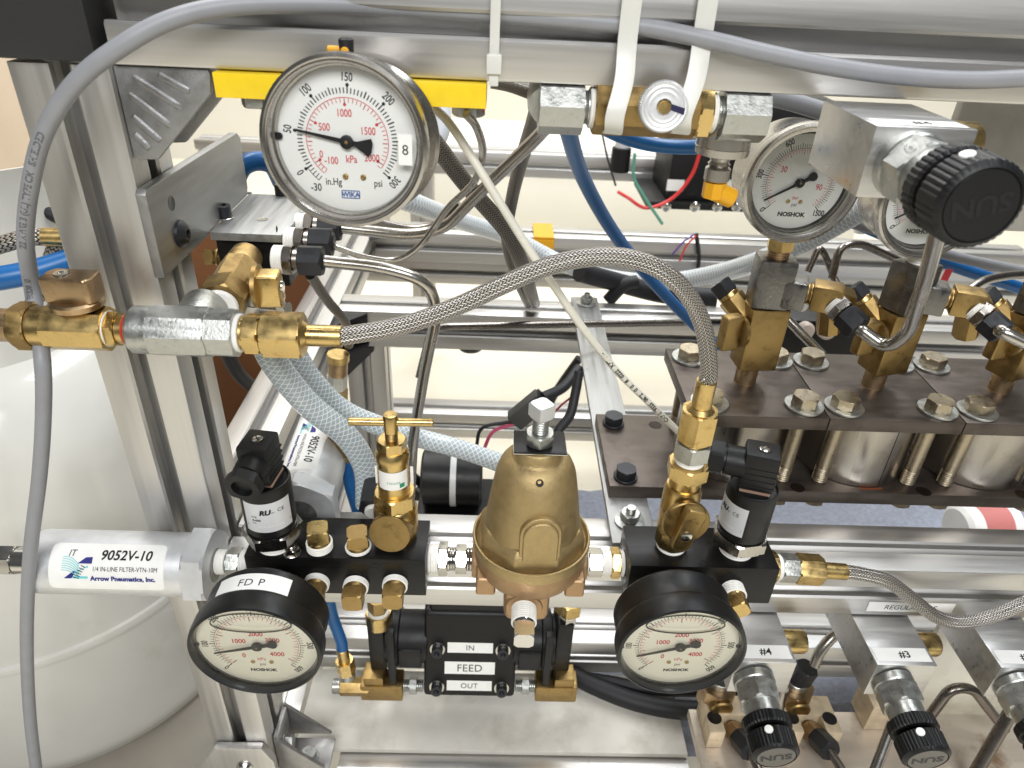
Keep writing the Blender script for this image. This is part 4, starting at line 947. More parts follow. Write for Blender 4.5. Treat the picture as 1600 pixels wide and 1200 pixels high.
# brass valve on the tee branch, reaching back to the upper block
b0 = V(rx(322), Yr + 18, Zr + 3); bd = (at(385, 402, Y=44) - b0).normalized()
t = thing('ball_valve', 'brass ball valve with a wing handle, between the steel tee and the upper black block', 'valve', b0)
part('tape', G().thread(b0, bd, 3, 8.2, 1.2), TAPE, t)
part('hex_end', G().hexa(b0 + bd * 3, bd, 13, 19.6, rot=.3), BRASS_OLD, t)
part('body', G().hexa(b0 + bd * 16, bd, 22, 18, n=8, chf=1.04), BRASS_OLD, t)
part('far_end', G().lathe(b0 + bd * 38, bd, [(0, 8.6), (3, 9), (14, 8)], 30), BRASS_OLD, t)
hs = b0 + bd * 21; hd = (AX - bd * AX.dot(bd)).normalized()
part('handle_flange', G().lathe(hs + hd * 9, hd, [(0, 6), (2, 6.4), (2.6, 10.6), (4.6, 10.6)], 32), BRASS_OLD, t)
g = G().obox(hs + hd * 18 + AZ * -1, hd, bd, hd.cross(bd), 12, 10, 17); hh = part('wing_handle', g, BRASS, t, bevel=1.8, bseg=3)
part('handle_screw', G().lathe(hs + hd * 24, hd, [(0, 3), (.8, 2.8), (.9, .05)], 20), NICKEL, hh)
part('lettering', Print().text('A', 0, -5, 5, bold=.02).geo(plane_map(hs + hd * 24, bd, AZ, .1)), BRASS_OLD, hh)
# hose clamp under the valve handle
q = at(437, 482, Y=30)
t = thing('hose_clamp', 'shiny worm drive hose clamp below the wing handle', 'clamp', q)
part('band', G().ring(q + V(-16, 0, -4), V(.2, .1, 1), 8, 8.6, 9.3), STEEL, t); part('screw', G().thread(q + V(-8, -3, 2), V(1, -.3, .1), 10, 3, 1.2), STEEL, t); part('screw_head', G().hexa(q + V(2, -6, 3), V(1, -.3, .1), 5, 7), STEEL, t)

# ---------------------------------------------------------------- aluminium angle bracket and upper block
t = thing('angle_bracket', 'brushed aluminium angle bracket bolted to the side of the left post', 'bracket', V(-150, 50, -134))
g = G().prism([(-4, -135), (52, -135), (53, -134), (118, -134), (121, -130), (121, -101), (117, -97.5), (-2, -95), (-4, -97)], V(-154.2, 0, 0), AY, AZ, 4.6)
part('upright_plate', g, ALU_BRUSH, t, bevel=.5)
pS = at(445, 371, Y=53); zS = -133.6
g = G().prism([(-149.4, 53), (pS.x - 2, 53), (pS.x, 55), (pS.x, 119), (pS.x - 2, 121), (-149.4, 121)], V(0, 0, zS - 4.4), AX, AY, 4.4); part('shelf', g, ALU_BRUSH, t, bevel=.5)
def hole(p, n, r, par, m=None): return part('bolt_hole', G().lathe(p, n, [(0, .05), (.05, r * .8), (.12, r), (.16, r * 1.06)], 20, cap=False), m or M("bore", C(70, 68, 66), .6, .3), par)
hole(at(268, 318, X=-149.6) , AX, 3.2, t)
b = part('button_screw', G().lathe(at(281, 365, X=-149.6), AX, [(0, 6.4), (1.4, 6.3), (3.2, 4.6), (4, 3), (4, 2.2), (2.4, 2.1), (2.4, .05)], 28), PHOS, t)
q = at(351, 341, Z=zS)
for u, v in ((386, 302), (410, 343)): hole(at(u, v, Z=zS), AZ, 2.8, t, STEEL)
w_ = part('washer', G().cyl(q, AZ, .9, 4.8), STEEL, t); part('cap_screw', G().lathe(q + AZ * .9, AZ, [(0, 3.9), (.4, 4.1), (6.2, 4.1), (6.6, 3.8), (6.6, 2.2), (4, 2.1), (4, .05)], 26), PHOS, t)
q = at(441, 304, Z=zS); part('cap_screw', G().lathe(q, AZ, [(0, 4.1), (6.4, 4.1), (6.6, 3.8), (6.6, 2.2), (4, .05)], 24), PHOS, t)
t = thing('manifold_block', 'small black manifold block hanging under the angle bracket shelf', 'manifold', V(-125, 85, -165), 'black manifold blocks')
UX = pS.x - 1.2
part('block', G().box((-148, 56, -164), (UX, 128, zS - 4.6)), BLACK_ANO, t, bevel=.6)
hole(at(432, 358, X=UX + .1), AX, 1.6, t, INK)
q = at(312, 400, Y=60); plug(V(-148.2, 64, -152), V(-1, 0, 0), 'brass plug on the left end of the small upper black block', m=BRASS_OLD, taped=False, s=.9)
UF = []
def uf(u, v, label, tube_m, big):
    q = at(u, v, X=UX); s = 1 if big else .8
    t = run(label, 'tube_fitting', 'fitting', V(UX, q.y, q.z), AX, [('t', 5.5 * s, 7.2 * s, TAPE, 'tape'), ('h', 4.4 * s, 14 * s, STEEL_DARK, 'hex_body'), ('r', 3 * s, 5.6 * s, STEEL_DARK, 'neck'), ('h', 11.6 * s, 14 * s, PHOS, 'tube_nut'), ('c', 1.2, 5.4 * s, PHOS, 'shoulder')], 'compression tube fittings')
    UF.append(V(UX + 25.6 * s, q.y, q.z))
uf(428, 405, 'nearest dark tube fitting on the small upper black block', STEEL, 1)
uf(447, 376, 'second dark tube fitting of the upper block, holding the thinnest tube', STEEL, 1)
uf(463, 353, 'third dark tube fitting of the upper block, just below the large gauge', STEEL, 1)
uf(474, 333, 'farthest tube fitting of the upper block, half hidden by the large gauge', STEEL, .9)

# yellow bar under the top beam, with nuts
t = thing('yellow_bar', 'bright yellow painted bar under the top beam, behind the large gauge', 'bar', V(-60, 8, -56))
part('bar', G().box((-113.2, -3.2, -56.4), (-5.6, 16, -47)), YELLOW, t, bevel=.4)
for u in (405, 732):
    q = at(u, 168, Y=6); part('nut', G().hexa(V(q.x, 6, -56.6), V(0, 0, -1), 4.2, 12), ZINC, t)
q = at(748, 170, Y=6); part('red_cap', G().cyl(V(q.x, 6, -56.6), V(0, 0, -1), 3, 2.4), INK_RED, t)
# ================================================================ flow control valve strapped under the top beam
Yf, Zf = 5, -55.5
def fx(u): return at(u, 167, Y=Yf).x
t = thing('flow_control_valve', 'square brass flow control valve with a knurled silver knob, tied under the top beam', 'valve', V(fx(1010), Yf, Zf))
part('body', G().hexa(V(fx(927), Yf, Zf), AX, fx(1088) - fx(927), 19.5, n=8, rot=.1, chf=1.02), BRASS_OLD, t)
part('end_hex', G().hexa(V(fx(1086), Yf, Zf), AX, fx(1108) - fx(1086), 19.8, rot=.26), BRASS, t)
kc = at(1037, 167, Y=-14); kd = V(.0, -1, .12).normalized()
part('knob_stem', G().cyl(kc - kd * 14, kd, 15, 3.4), BRASS, t)
kn = part('knob', G().lathe(kc - kd * 4, kd, [(0, 8.6), (.5, 9.2), (4.5, 9.2), (5, 8.6), (4.7, 8.0), (4.95, 7.4), (4.75, 6.4), (4.95, 5.6), (4.75, 4.6), (5, 3.4), (5, 2.6), (4.2, 2.4), (4.2, .05)], 144, rfun=lambda r, a: r * (1 + (.06 if (int(a / (2 * PI) * 144 + .5) % 2) and r > 8 else 0))), ALU_BARE, t, angle=25)
part('knob_pin', G().lathe(kc, kd, [(0, 2.2), (1.4, 2), (1.5, .05)], 20), BRASS, kn)
kx = AX; ky = kx.cross(kd) * -1
part('index_mark', Print().poly([(2.8, 1.2), (8.2, -.2), (8.0, -2.6), (2.6, -1.0)]).geo(plane_map(kc + kd * 1.0, AX, V(0, .12, 1).normalized(), .1)), M("dark_blue_paint", C(40, 38, 70), 0, .4), kn)
t = thing('pipe_elbow', 'zinc plated steel elbow at the left end of the flow control valve', 'fitting', V(fx(880), Yf + 4, Zf), 'zinc plated elbows')
part('body', G().hexa(V(fx(842), Yf, Zf - .5), AX, fx(910) - fx(842), 19.5, n=8, rot=.2, chf=1.06), ZINC, t)
part('leg', G().hexa(V(fx(855), Yf, Zf), V(0, 1, .1), 22, 15, n=8, rot=.2), ZINC, t)
part('thread', G().thread(V(fx(908), Yf, Zf), AX, fx(922) - fx(908), 6.8), ZINC, t); part('tape', G().thread(V(fx(920), Yf, Zf), AX, fx(930) - fx(920), 8.2, 1), TAPE, t)
t = thing('pipe_elbow', 'zinc plated steel elbow right of the knurled knob, above the steel sensor', 'fitting', V(fx(1150), Yf, Zf), 'zinc plated elbows')
part('tape', G().thread(V(fx(1108), Yf, Zf), AX, fx(1118) - fx(1108), 8.0, 1), TAPE, t); part('thread', G().thread(V(fx(1118), Yf, Zf), AX, fx(1128) - fx(1118), 6.8), ZINC, t)
part('body', G().hexa(V(fx(1126), Yf, Zf - .5), AX, fx(1196) - fx(1126), 19.5, n=8, rot=.2, chf=1.06), ZINC, t)
part('leg', G().lathe(V(fx(1165), Yf + 2, Zf), V(0, .1, -1), [(0, 8), (9, 8)], 28), ZINC, t)
q = V(fx(1150), Yf + 8, -61)
t = thing('pressure_sensor', 'round stainless sensor with a yellow plug hanging behind the right elbow', 'sensor', q)
part('body', G().lathe(q, V(0, 0, -1), [(0, 11), (.5, 11.6), (9, 11.6), (9.3, 11.9), (12.4, 11.6), (13.4, 8), (14, 5)], 40), STEEL, t)
part('neck', G().lathe(q + V(0, 0, -14), V(0, 0, -1), [(0, 5), (2, 4), (3, 5), (4, 4.2), (5, 5.6), (10, 5.6), (10.5, 5)], 28), STEEL, t)
part('plug_nut', G().hexa(q + V(0, 0, -25), V(0, 0, -1), 7, 9.6, n=8), YELLOW_PL, t); part('plug_elbow', G().cyl(q + V(0, 0, -29), V(.9, .1, -.35), 10, 4.4), YELLOW_PL, t)

# nylon cable ties
def strap(pts, w, th, wd, label, head=None):
    """flat nylon strap along a path; wd = width direction"""
    t = thing('cable_tie', label, 'cable tie', pts[0], 'white cable ties'); P_ = spline(pts, 8); g = G(); n = len(P_); vs = []
    for i in range(n):
        T = (P_[min(i + 1, n - 1)] - P_[max(0, i - 1)]).normalized(); nn = T.cross(wd).normalized()
        for a, b in ((-1, -1), (1, -1), (1, 1), (-1, 1)): vs.append(P_[i] + wd * (a * w / 2) + nn * (b * th / 2))
    fs = [[i * 4 + k, i * 4 + (k + 1) % 4, i * 4 + 4 + (k + 1) % 4, i * 4 + 4 + k] for i in range(n - 1) for k in range(4)] + [[3, 2, 1, 0], [4 * n - 4, 4 * n - 3, 4 * n - 2, 4 * n - 1]]
    g.add(vs, fs); part('strap', g, NYLON, t, bevel=.25)
    if head is not None:
        part('head', G().box((head.x - 3, head.y - 3, head.z - 6), (head.x + 3, head.y + 2.2, head.z + 1)), NYLON, t, bevel=.7)
        part('tail', G().box((head.x - 1.9, head.y - 1.6, head.z - 10.5), (head.x + 1.9, head.y - .3, head.z - 6)), NYLON, t, bevel=.3)
    return t
x = at(773, 60, Y=-2).x
strap([V(x + .4, 14, 6), V(x + .4, 1, 2), V(x + .2, -3.5, -5), V(x, -2.6, -25), V(x, -2.4, -41)], 3.8, 1.1, AX, 'narrow white cable tie hanging beside the yellow bar end', head=V(x, -2.6, -37))
for ua, ub, lab in ((988, 958, 'wide white cable tie left of the knurled knob'), (1105, 1064, 'wide white cable tie right of the knurled knob')):
    a = at(ua, 2, Y=-3); m_ = at(ua - 7, 60, Y=-3); b = at((ua + ub) / 2 + 2, 125, Y=-7); c2 = at(ub + 3, 180, Y=-12); d = at(ub, 206, Y=-6)
    strap([V(a.x + .4, 10, 6), V(a.x, -2, 0), V(m_.x, -2.4, m_.z), b, c2, V(d.x, d.y, d.z), V(d.x, 10, d.z - 3)], 7.6, 1.2, V(1, 0, -.06).normalized(), lab)

# ================================================================ hand wheel regulator valves
def hand_valve(x0, x1, yf, yb, z1, z0, tag, label, knob_m=BLACK_PL, fit=True, group='aluminium valve blocks with black knobs', tilt=-.1, dx=-5.0, K=.86, cap=(92, 88, 84)):
    t = thing('control_valve', label, 'valve', V((x0 + x1) / 2, yb, z0), group)
    part('block', G().box((x0, yf, z0), (x1, yb, z1)), ALU_MACH, t, bevel=.5)
    cx = (x0 + x1) / 2
    lw, lh = (x1 - x0) - 3.4, 9.6
    o = V(cx, yf + 7.5, z1)
    lb = part('number_label', sheet(lw, lh, plane_map(o, AX, AY, .12)), LABEL, t)
    part('lettering', Print().text(tag, 1.5, 0, 6.6, bold=.02).geo(plane_map(o, AX, AY, .2)), INK, lb)
    cz = (z0 + z1) / 2 - .5; o = V(cx + dx, yf, cz); f = V(0, -1, tilt).normalized()
    part('cartridge_base', G().lathe(o, f, [(0, 12.2), (4.4, 12.2), (5.2, 11.6)], 36), ZINC, t)
    hx = part('cartridge_hex', G().hexa(o + f * 5, f, 12, 22, rot=.3, chf=1.04), ZINC, t)
    part('cartridge_barrel', G().lathe(o + f * 17, f, [(0, 10.4), (7, 10.2), (7.4, 9.4), (9, 9.4), (9.4, 10.2), (11.5, 10)], 36), ZINC, t)
    ang = PI / 6 * 1.0
    nn = V(-.5, 0, .86).normalized(); tx = nn.cross(f).normalized()
    oo = o + f * 11 + nn * 11.0
    part('maker_mark', Print().arc(0, 0, 3.6, .3, 0, 2 * PI, 28).text('SUN', 0, 0, 2.6, bold=.02).geo(plane_map(oo, -tx if (-tx).cross(f).dot(nn) > 0 else tx, f, .12) if False else (lambda x, y: oo + nn * .12 + tx * x + nn.cross(tx) * y)), INK_GREY, hx)
    kk = o + f * 25
    kn = lambda r, a: r * (1 + (.014 * (1 if int(a / (2 * PI) * 120) % 3 else -1) if r > 14 * K else 0))
    part('lock_ring', G().lathe(kk, f, [(0, 13.4 * K), (.8, 15.4 * K), (6, 15.6 * K), (7, 14.6 * K), (7.2, 10 * K)], 120, rfun=kn), knob_m, t, angle=22)
    kb = part('knob', G().lathe(kk + f * 9, f, [(-2, 9.6 * K), (0, 12 * K), (0.6, 14.6 * K), (1.2, 15.4 * K), (11, 15.2 * K), (12.4, 13.8 * K), (12.8, 12.9 * K), (12.2, 12.5 * K), (12.2, .05)], 120, rfun=kn), knob_m, t, angle=22)
    part('position_dot', G().lathe(kk + f * 13.5 + V(-5.4, 0, 14.4) * K, V(-.35, -.1, 1), [(0, 2.4), (.6, 2.2), (.9, .05)], 18), TAPE, kb)
    cp = kk + f * 21.25
    part('cap_disc', G().cyl(cp, f, .4, 12.3 * K), M("cap_grey", C(*cap), .3, .4), kb)
    part('lettering', Print().text('SUN', 0, 0, 9.4 * K, bold=.03, width=1.1, rot=PI + .25).geo(plane_map(cp + f * .4, AX, (AZ - f * AZ.dot(f)).normalized(), .12)), INK, kb)
    if fit:
        part('side_fitting', G().lathe(V(x1, yf + 24, cz + 4), AX, [(0, 7.4), (14, 7.4), (15.5, 6.6), (16, 5)], 28), BRASS, t)
    return t
hand_valve(130.5, 166.5, -50, -2, -47.5, -72.5, '#4', 'control valve with a large black knob hanging under the top beam at the upper right', dx=-3.0, tilt=0.0, K=.9, cap=(30, 30, 32))
hand_valve(149.5, 185.8, -36, 38, -353, -381, '#4', 'aluminium control valve marked #4, nearest the right black gauge')
hand_valve(234, 270.4, -36, 38, -353, -381, '#3', 'aluminium control valve marked #3, middle of the lower row')
hand_valve(309, 345.4, -36, 38, -353, -381, '#2', 'aluminium control valve at the right edge under the crossbar')
# REGULATORS strip on the crossbar front
a = at(1354, 952, Y=-.4); b = at(1487, 957, Y=-.4); o = V((a.x + b.x) / 2, 0, -343.6)
lb = thing('strip_label', 'white REGULATORS strip label on the crossbar front, partly behind the braided hose', 'label', o)
s = part('strip', sheet(b.x - a.x, 8.6, plane_map(o, AX, AZ, .25)), LABEL, lb); part('lettering', Print().text('REGULATORS', 0, -.2, 5.4, shear=.12).geo(plane_map(o, AX, AZ, .35)), INK, s)

# ================================================================ cylinder bank behind the crossbar
t = thing('base_plate', 'long dark steel base plate under the three steel cylinders', 'plate', V(240, 95, -306.5))
part('plate', G().box((79.5, 54, -306.5), (470, 138, -297)), PLATE, t, bevel=.5)
for q in (at(958, 662, Z=-297), at(977, 746, Z=-297)):
    w = part('washer', G().cyl(q, AZ, 1.8, 8), PHOS, t); part('bolt_head', G().hexa(q + AZ * 1.8, AZ, 6, 12.4, rot=.4), PHOS, t)
for u, v in ((1024, 664), (1246, 762), (1443, 768), (1598, 773)):
    q = at(u, v, Z=-297); part('bolt_hole', G().lathe(q, AZ, [(0, .05), (.05, 4), (.12, 4.6), (.16, 4.8)], 22, cap=False), M("drilled_hole", C(46, 36, 30), .6, .4), t)
CX = (166.3, 252, 337.8)
PX = ((123.2, 208.9), (209.5, 294.3), (294.9, 380))
names = ('leftmost steel cylinder with dark top plate, behind the right pressure sensor', 'middle steel cylinder with a dark seam line, under the partly hidden gauge', 'rightmost steel cylinder at the right edge')
for i, cx in enumerate(CX):
    t = thing('piston_cylinder', names[i], 'cylinder', V(cx, 96, -297), 'steel cylinders between dark plates')
    tp = part('top_plate', G().box((PX[i][0], 54, -248), (PX[i][1], 138, -239)), PLATE, t, bevel=.6)
    part('barrel', G().lathe(V(cx, 96, -296.8), AZ, [(0, 35.6), (.4, 36.2), (48.4, 36.2), (48.6, 35.8)], 72), BARREL, t)
    if i == 1:
        a_ = -1.35; part('seam_line', G().obox(V(cx + 36.2 * cos(a_), 96 + 36.2 * sin(a_), -272.6), V(-sin(a_), cos(a_), 0), V(cos(a_), sin(a_), 0), AZ, .7, .12, 47), M("seam", C(52, 44, 50), .5, .5), t)
        a_ = -1.55; part('rust_stain', sheet(15, 3, lambda x, y: V(cx + 2 + 37.5 * cos(-1.55 + x / 36) * 1, 96 + (37.6 + y * .6) * sin(-1.55 + x / 36), -296.9), 10, 1), M("rust", C(126, 62, 26), .1, .6), t)
    for sx, sy in ((-1, -1), (1, -1), (-1, 1), (1, 1)):
        x, y = cx + sx * 30.8 + (1.5 if sx < 0 else 0), 96 + sy * 29 - (1 if sy > 0 else 0)
        rd = part('tie_rod', G().cyl(V(x, y, -286), AZ, 40, 4.7, 24), BOLT_YEL, t)
        part('rod_thread', G().thread(V(x, y, -297), AZ, 11, 4.9, 1.5, depth=.6), BOLT_YEL, rd)
        w = part('washer', G().ring(V(x, y, -238.9), AZ, 1.8, 3, 12), ZINC, t)
        ro = random.uniform(0, 1)
        h = part('bolt_head', G().hexa(V(x, y, -237.1), AZ, 6.6, 14.6, rot=ro), BOLT_YEL, t)
        pr = Print()
        for k in range(6): pr.bar(1.6 * cos(k * PI / 3 + ro), 1.6 * sin(k * PI / 3 + ro), 5 * cos(k * PI / 3 + ro), 5 * sin(k * PI / 3 + ro), .5)
        part('grade_mark', pr.geo(plane_map(V(x, y, -230.5), AX, AY, .06)), BOLT_YEL if False else ZINC, h)
        part('lower_nut', G().hexa(V(x, y, -314.5), AZ, 7.8, 14), BOLT_YEL, t)
# ---------------------------------------------------------------- valve trains on the cylinders
def train(X, lab, i):
    Y = 96
    t = thing('ball_valve', 'dull brass angle valve standing on the %s cylinder top' % lab, 'valve', V(X, Y, -239), 'dull brass valves on the cylinders')
    part('nipple', G().lathe(V(X, Y, -239), AZ, [(0, 7.2), (.6, 7), (13, 7), (14, 6.4)], 28), BRASS_DULL, t)
    bw = V(1, .08 + .18 * i, 0).normalized(); part('body', G().obox(V(X + 2, Y, -204.5), bw, AZ.cross(bw), AZ, 24.5, 19, 43), BRASS_OLD, t, bevel=1.6, bseg=2)
    d = V(-.62, .45, .62).normalized()
    part('side_branch', G().hexa(V(X - 2, Y + 2, -200), d, 24, 15.5, n=8), BRASS_OLD, t)
    e = V(X - 2, Y + 2, -200) + d * 24
    part('branch_collar', G().cyl(e, d, 3, 7), BRASS, t); part('branch_nut', G().hexa(e + d * 3, d, 9, 13.4), PHOS, t)
    h0 = V(X - 7, Y - 4, -199); hd = V(-.95, -.3, 0).normalized()
    part('handle_flange', G().lathe(h0, hd, [(0, 5), (5, 6), (5.6, 10), (8, 10.2), (8.6, 9)], 30), BRASS_OLD, t)
    part('wing_handle', G().obox(h0 + hd * 14, hd, V(.3, -.95, 0), AZ, 12, 8, 23), BRASS_OLD, t, bevel=1.6, bseg=3)
    t = thing('pipe_tee', 'forged dark steel tee under the %s gauge' % ('left steel' if i == 0 else 'half hidden' if i == 1 else 'rightmost'), 'fitting', V(X, Y, -182), 'forged dark steel tees')
    part('thread', G().thread(V(X, Y, -184), AZ, 3, 7.4), RED_SEAL if i == 0 else BRASS_OLD, t)
    r_ = .62 if i == 0 else .95
    tw = V(1, -.12 if i == 0 else .5, 0).normalized(); part('column', G().obox(V(X + 1, Y, -167), tw, AZ.cross(tw), AZ, 22.5, 20, 31), FORGED, t, bevel=2.2, bseg=2)
    bd_ = V(.93, -.36, 0).normalized()
    part('branch', G().obox(V(X + 3, Y, -172) + bd_ * 10, bd_, AZ.cross(bd_), AZ, 19, 18, 18), FORGED, t, bevel=2, bseg=2)
    part('branch_thread', G().thread(V(X + 3, Y, -171.5) + bd_ * 19, bd_, 4, 6.6), BRASS_OLD, t)
    q = V(X + 3, Y, -171.5) + bd_ * 23
    t = thing('pipe_tee', 'brass tee with a dark tube nut beside the %s forged tee' % ('left' if i == 0 else 'middle' if i == 1 else 'rightmost'), 'fitting', q, 'brass tees with tube nuts')
    part('body', G().obox(q + bd_ * 8, bd_, AZ.cross(bd_), AZ, 17, 15, 16), BRASS_OLD, t, bevel=1.4)
    part('lower_leg', G().hexa(q + bd_ * 12 - AZ * 7, V(.25, .1, -1), 16, 13.6, n=8), BRASS_OLD, t)
    part('far_branch', G().hexa(q + bd_ * 12 + V(0, 6, 0), V(.75, .55, -.38), 22, 15, n=8), BRASS_OLD, t)
    fd = V(.55, -.78, -.40).normalized(); fo_ = q + bd_ * 8 + fd * 6
    part('tape', G().thread(fo_, fd, 3.5, 7.2, 1.1), TAPE, t); part('fitting_hex', G().hexa(fo_ + fd * 3.5, fd, 4.5, 14.5), STEEL_DARK, t)
    part('tube_nut', G().hexa(fo_ + fd * 9, fd, 12, 14.5, rot=.3), PHOS, t); part('nut_face', G().lathe(fo_ + fd * 21, fd, [(0, 6.6), (.8, 6.2), (.9, 3.4)], 28), PHOS, t)
    return fo_ + fd * 20, fd
TE = []
for i, X in enumerate((168, 254, 340)):
    TE.append(train(X, ('left', 'middle', 'rightmost')[i], i))
for i, X in enumerate((168, 254)):
    run('brass gauge stem on the %s forged tee' % ('left' if i == 0 else 'middle'), 'gauge_stem', 'fitting', V(X + 1, 96, -152), AZ,
        [('t', 5.5, 6.6 if i == 0 else 7.2, BRASS_DULL if i == 0 else TAPE, 'thread'), ('h', 9, 14.2, BRASS, 'hex_nut'), ('r', 3, 5.5, BRASS, 'neck')], 'gauge stems')
c = at(1253, 288, Y=86); n1 = V(.04, -1, .02)
gauge('steel gauge reading to 1500, right of the top sensor, half behind the valve block', c, n1, AZ, 33.2, 'n', val_deg=-120, depth=29, roll=1)
c = at(1458, 318, Y=86)
gauge('second steel gauge mostly hidden behind the large black knob', c, V(.04, -1, .02), AZ, 32, 'n', val_deg=-120, depth=29, roll=1)

# ================================================================ black feed pump
PY = 58
x0, x1, z0, z1 = -46.5, 26.8, -517, -469
t = thing('feed_pump', 'black double diaphragm pump with IN, FEED and OUT stickers under the crossbar', 'pump', V(-10, 80, z0))
part('head', G().prism([(50, z0), (104, z0), (104, z1 + 26), (72, z1 + 26), (67.5, z1 + 3)], V(x0, 0, 0), AY, AZ, x1 - x0), BLACK_PL, t, bevel=4, bseg=3)
part('motor_top', G().box((x0 + 4, PY + 16, z1 + 20), (x1 - 4, 106, z1 + 60)), BLACK_PL, t, bevel=4, bseg=3)
fU = V(0, 17.5, z1 + 3 - z0).normalized(); fN = AX.cross(fU); F0 = V((x0 + x1) / 2, 50, z0)
for s, xe in ((-1, x0), (1, x1)):
    part('chamber', G().lathe(V(xe - s * 2, 82, (z0 + z1) / 2 + 10), V(s, 0, 0), [(0, 21), (22, 21), (23, 24), (30, 24), (31, 20), (33, 20)], 40), BLACK_PL, t)
    part('end_cap', G().box((min(xe + s * 31, xe + s * 44), 64, z0 + 8), (max(xe + s * 31, xe + s * 44), 100, z1 + 24)), BLACK_PL, t, bevel=3)
    part('clamp_arm', G().box((min(xe + s * 22, xe + s * 28), 56, z0 + 4), (max(xe + s * 22, xe + s * 28), 62, z1 + 20)), BLACK_PL, t, bevel=1.2)
    part('chamber_rib', G().box((min(xe + s * 2, xe + s * 20), 60, z0 + 22), (max(xe + s * 2, xe + s * 20), 64, z1 - 6)), BLACK_PL, t, bevel=1.2)
for i, (txt, zz, w, h, sz) in enumerate((('IN', 45, 36, 9, 6.6), ('FEED', 27, 40, 11, 9), ('OUT', 11, 36, 9, 6.4))):
    o = F0 + fU * zz; lb = part('sticker', sheet(w, h, plane_map(o, AX, fU, .2)), LABEL, t); part('lettering', Print().text(txt, 0, 0, sz, spacing=1.05).geo(plane_map(o, AX, fU, .35)), INK, lb)
for sx in (-1, 1):
    for zz in (43, 9):
        q = F0 + fU * zz + AX * (sx * 26); part('screw_recess', G().ring(q - fN * .1, fN, .5, 4.6, 6.0, 28, .1), NICKEL, t)
        part('cap_screw', G().lathe(q, fN, [(0, 4.4), (6, 4.4), (6.5, 4), (6.5, 2.4), (4, .05)], 22), PHOS, t)
def block_tee(u, v, s, label):
    q = at(u, v, Y=62); t = thing('pipe_tee', label, 'fitting', q, 'brass tees beside the pump')
    part('body', G().box((q.x - 17, 54, q.z - 10), (q.x + 17, 72, q.z + 8)), BRASS_OLD, t, bevel=1.6)
    part('upper_leg', G().box((q.x - 14 if s < 0 else q.x - 2, 55, q.z + 8.2), (q.x + 2 if s < 0 else q.x + 14, 71, q.z + 17)), BRASS_OLD, t, bevel=1.2)
    part('nipple', G().thread(q - V(s * 17, 0, 0), V(-s, 0, 0), 5, 5), ZINC, t); part('hex_nut', G().hexa(q - V(s * 22, 0, 0), V(-s, 0, 0), 6, 12), ZINC, t); part('nipple', G().thread(q - V(s * 28, 0, 0), V(-s, 0, 0), 5, 5), ZINC, t)
    return q
ql = block_tee(598, 1070, -1, 'brass block tee at the lower left of the feed pump'); qr = block_tee(868, 1072, 1, 'brass block tee at the lower right of the feed pump')
q = at(590, 968, Y=66)
run('brass hex fitting on the left top of the feed pump', 'pump_fitting', 'fitting', V(q.x, 72, q.z - 12), AZ, [('h', 14, 18, BRASS, 'hex_nut'), ('r', 3, 8.4, TAPE, 'tape'), ('h', 12, 14, BRASS_OLD, 'hex_nut')])
q = at(888, 972, Y=66)
run('nickel and brass fitting on the right top of the feed pump', 'pump_fitting', 'fitting', V(q.x, 72, q.z - 10), AZ, [('h', 14, 13, NICKEL, 'hex_nut'), ('r', 3, 8, TAPE, 'tape'), ('h', 12, 19, BRASS, 'hex_nut')])
q = at(541, 1068, Y=56)
t = run('small brass elbow with a hose end, left of the pump tee', 'hose_fitting', 'fitting', V(q.x - 12, 60, ql.z), AX, [('r', 6, 6, ZINC, 'stub'), ('h', 24, 13, BRASS_OLD, 'elbow')], 'hose end fittings')
q2 = at(541, 1050, Y=54)
run('brass hose end on the blue tube beside the pump', 'hose_fitting', 'fitting', V(q2.x, 56, q2.z - 8), V(-.05, 0, 1), [('r', 6, 6.4, ZINC, 'collar'), ('h', 14, 13, BRASS, 'hex_nut'), ('r', 14, 4.6, BRASS, 'ferrule')], 'hose end fittings')
BLUE_END = V(q2.x - 1.6, 56, q2.z + 25)

# ================================================================ valve bed at the lower right
t = thing('bed_plate', 'greasy flat bed plate under the lower control valves', 'plate', V(300, -20, -480))
pz = -470
part('plate', G().box((152, -90, pz - 8), (470, 12, pz)), GREASY, t, bevel=.8)
g = G().box((352, 60, -600), (520, 64, -400)); single('back_sheet', 'pale sheet standing behind the curved tube at the lower right', 'sheet', g, TRAY, bevel=.4)
def bed_block(u, v, label, group='tan clamp blocks'):
    q = at(u, v, Z=pz + 18); t = thing('clamp_block', label, 'block', V(q.x, q.y, pz), group)
    part('bridge', G().box((q.x - 19, q.y + .2, pz + .3), (q.x + 19, q.y + 16, pz + 18)), VALVE_ALU, t, bevel=1)
    for s in (-1, 1):
        part('cheek', G().box((min(q.x + s * 8, q.x + s * 19), q.y - 13, pz + .3), (max(q.x + s * 8, q.x + s * 19), q.y, pz + 18)), VALVE_ALU, t, bevel=1)
        part('screw_bore', G().lathe(V(q.x + s * 13.5, q.y - 2, pz + 18), AZ, [(.05, .05), (.08, 3.6), (.3, 4.6), (.2, 5)], 20, cap=False), INK, t)
    f = V(.22, -.9, .35).normalized(); o = V(q.x, q.y - 4, pz + 9)
    part('nut', G().hexa(o, f, 9, 12, rot=.2), BRASS_DULL, t); part('tube_nut', G().hexa(o + f * 9, f, 15, 13.4, rot=.2), PHOS, t)
    return o + f * 22
b1 = bed_block(1145, 1118, 'tan clamp block with a dark nut, left of the #4 knob'); b2 = bed_block(1265, 1118, 'tan clamp block between the #4 and #3 knobs')
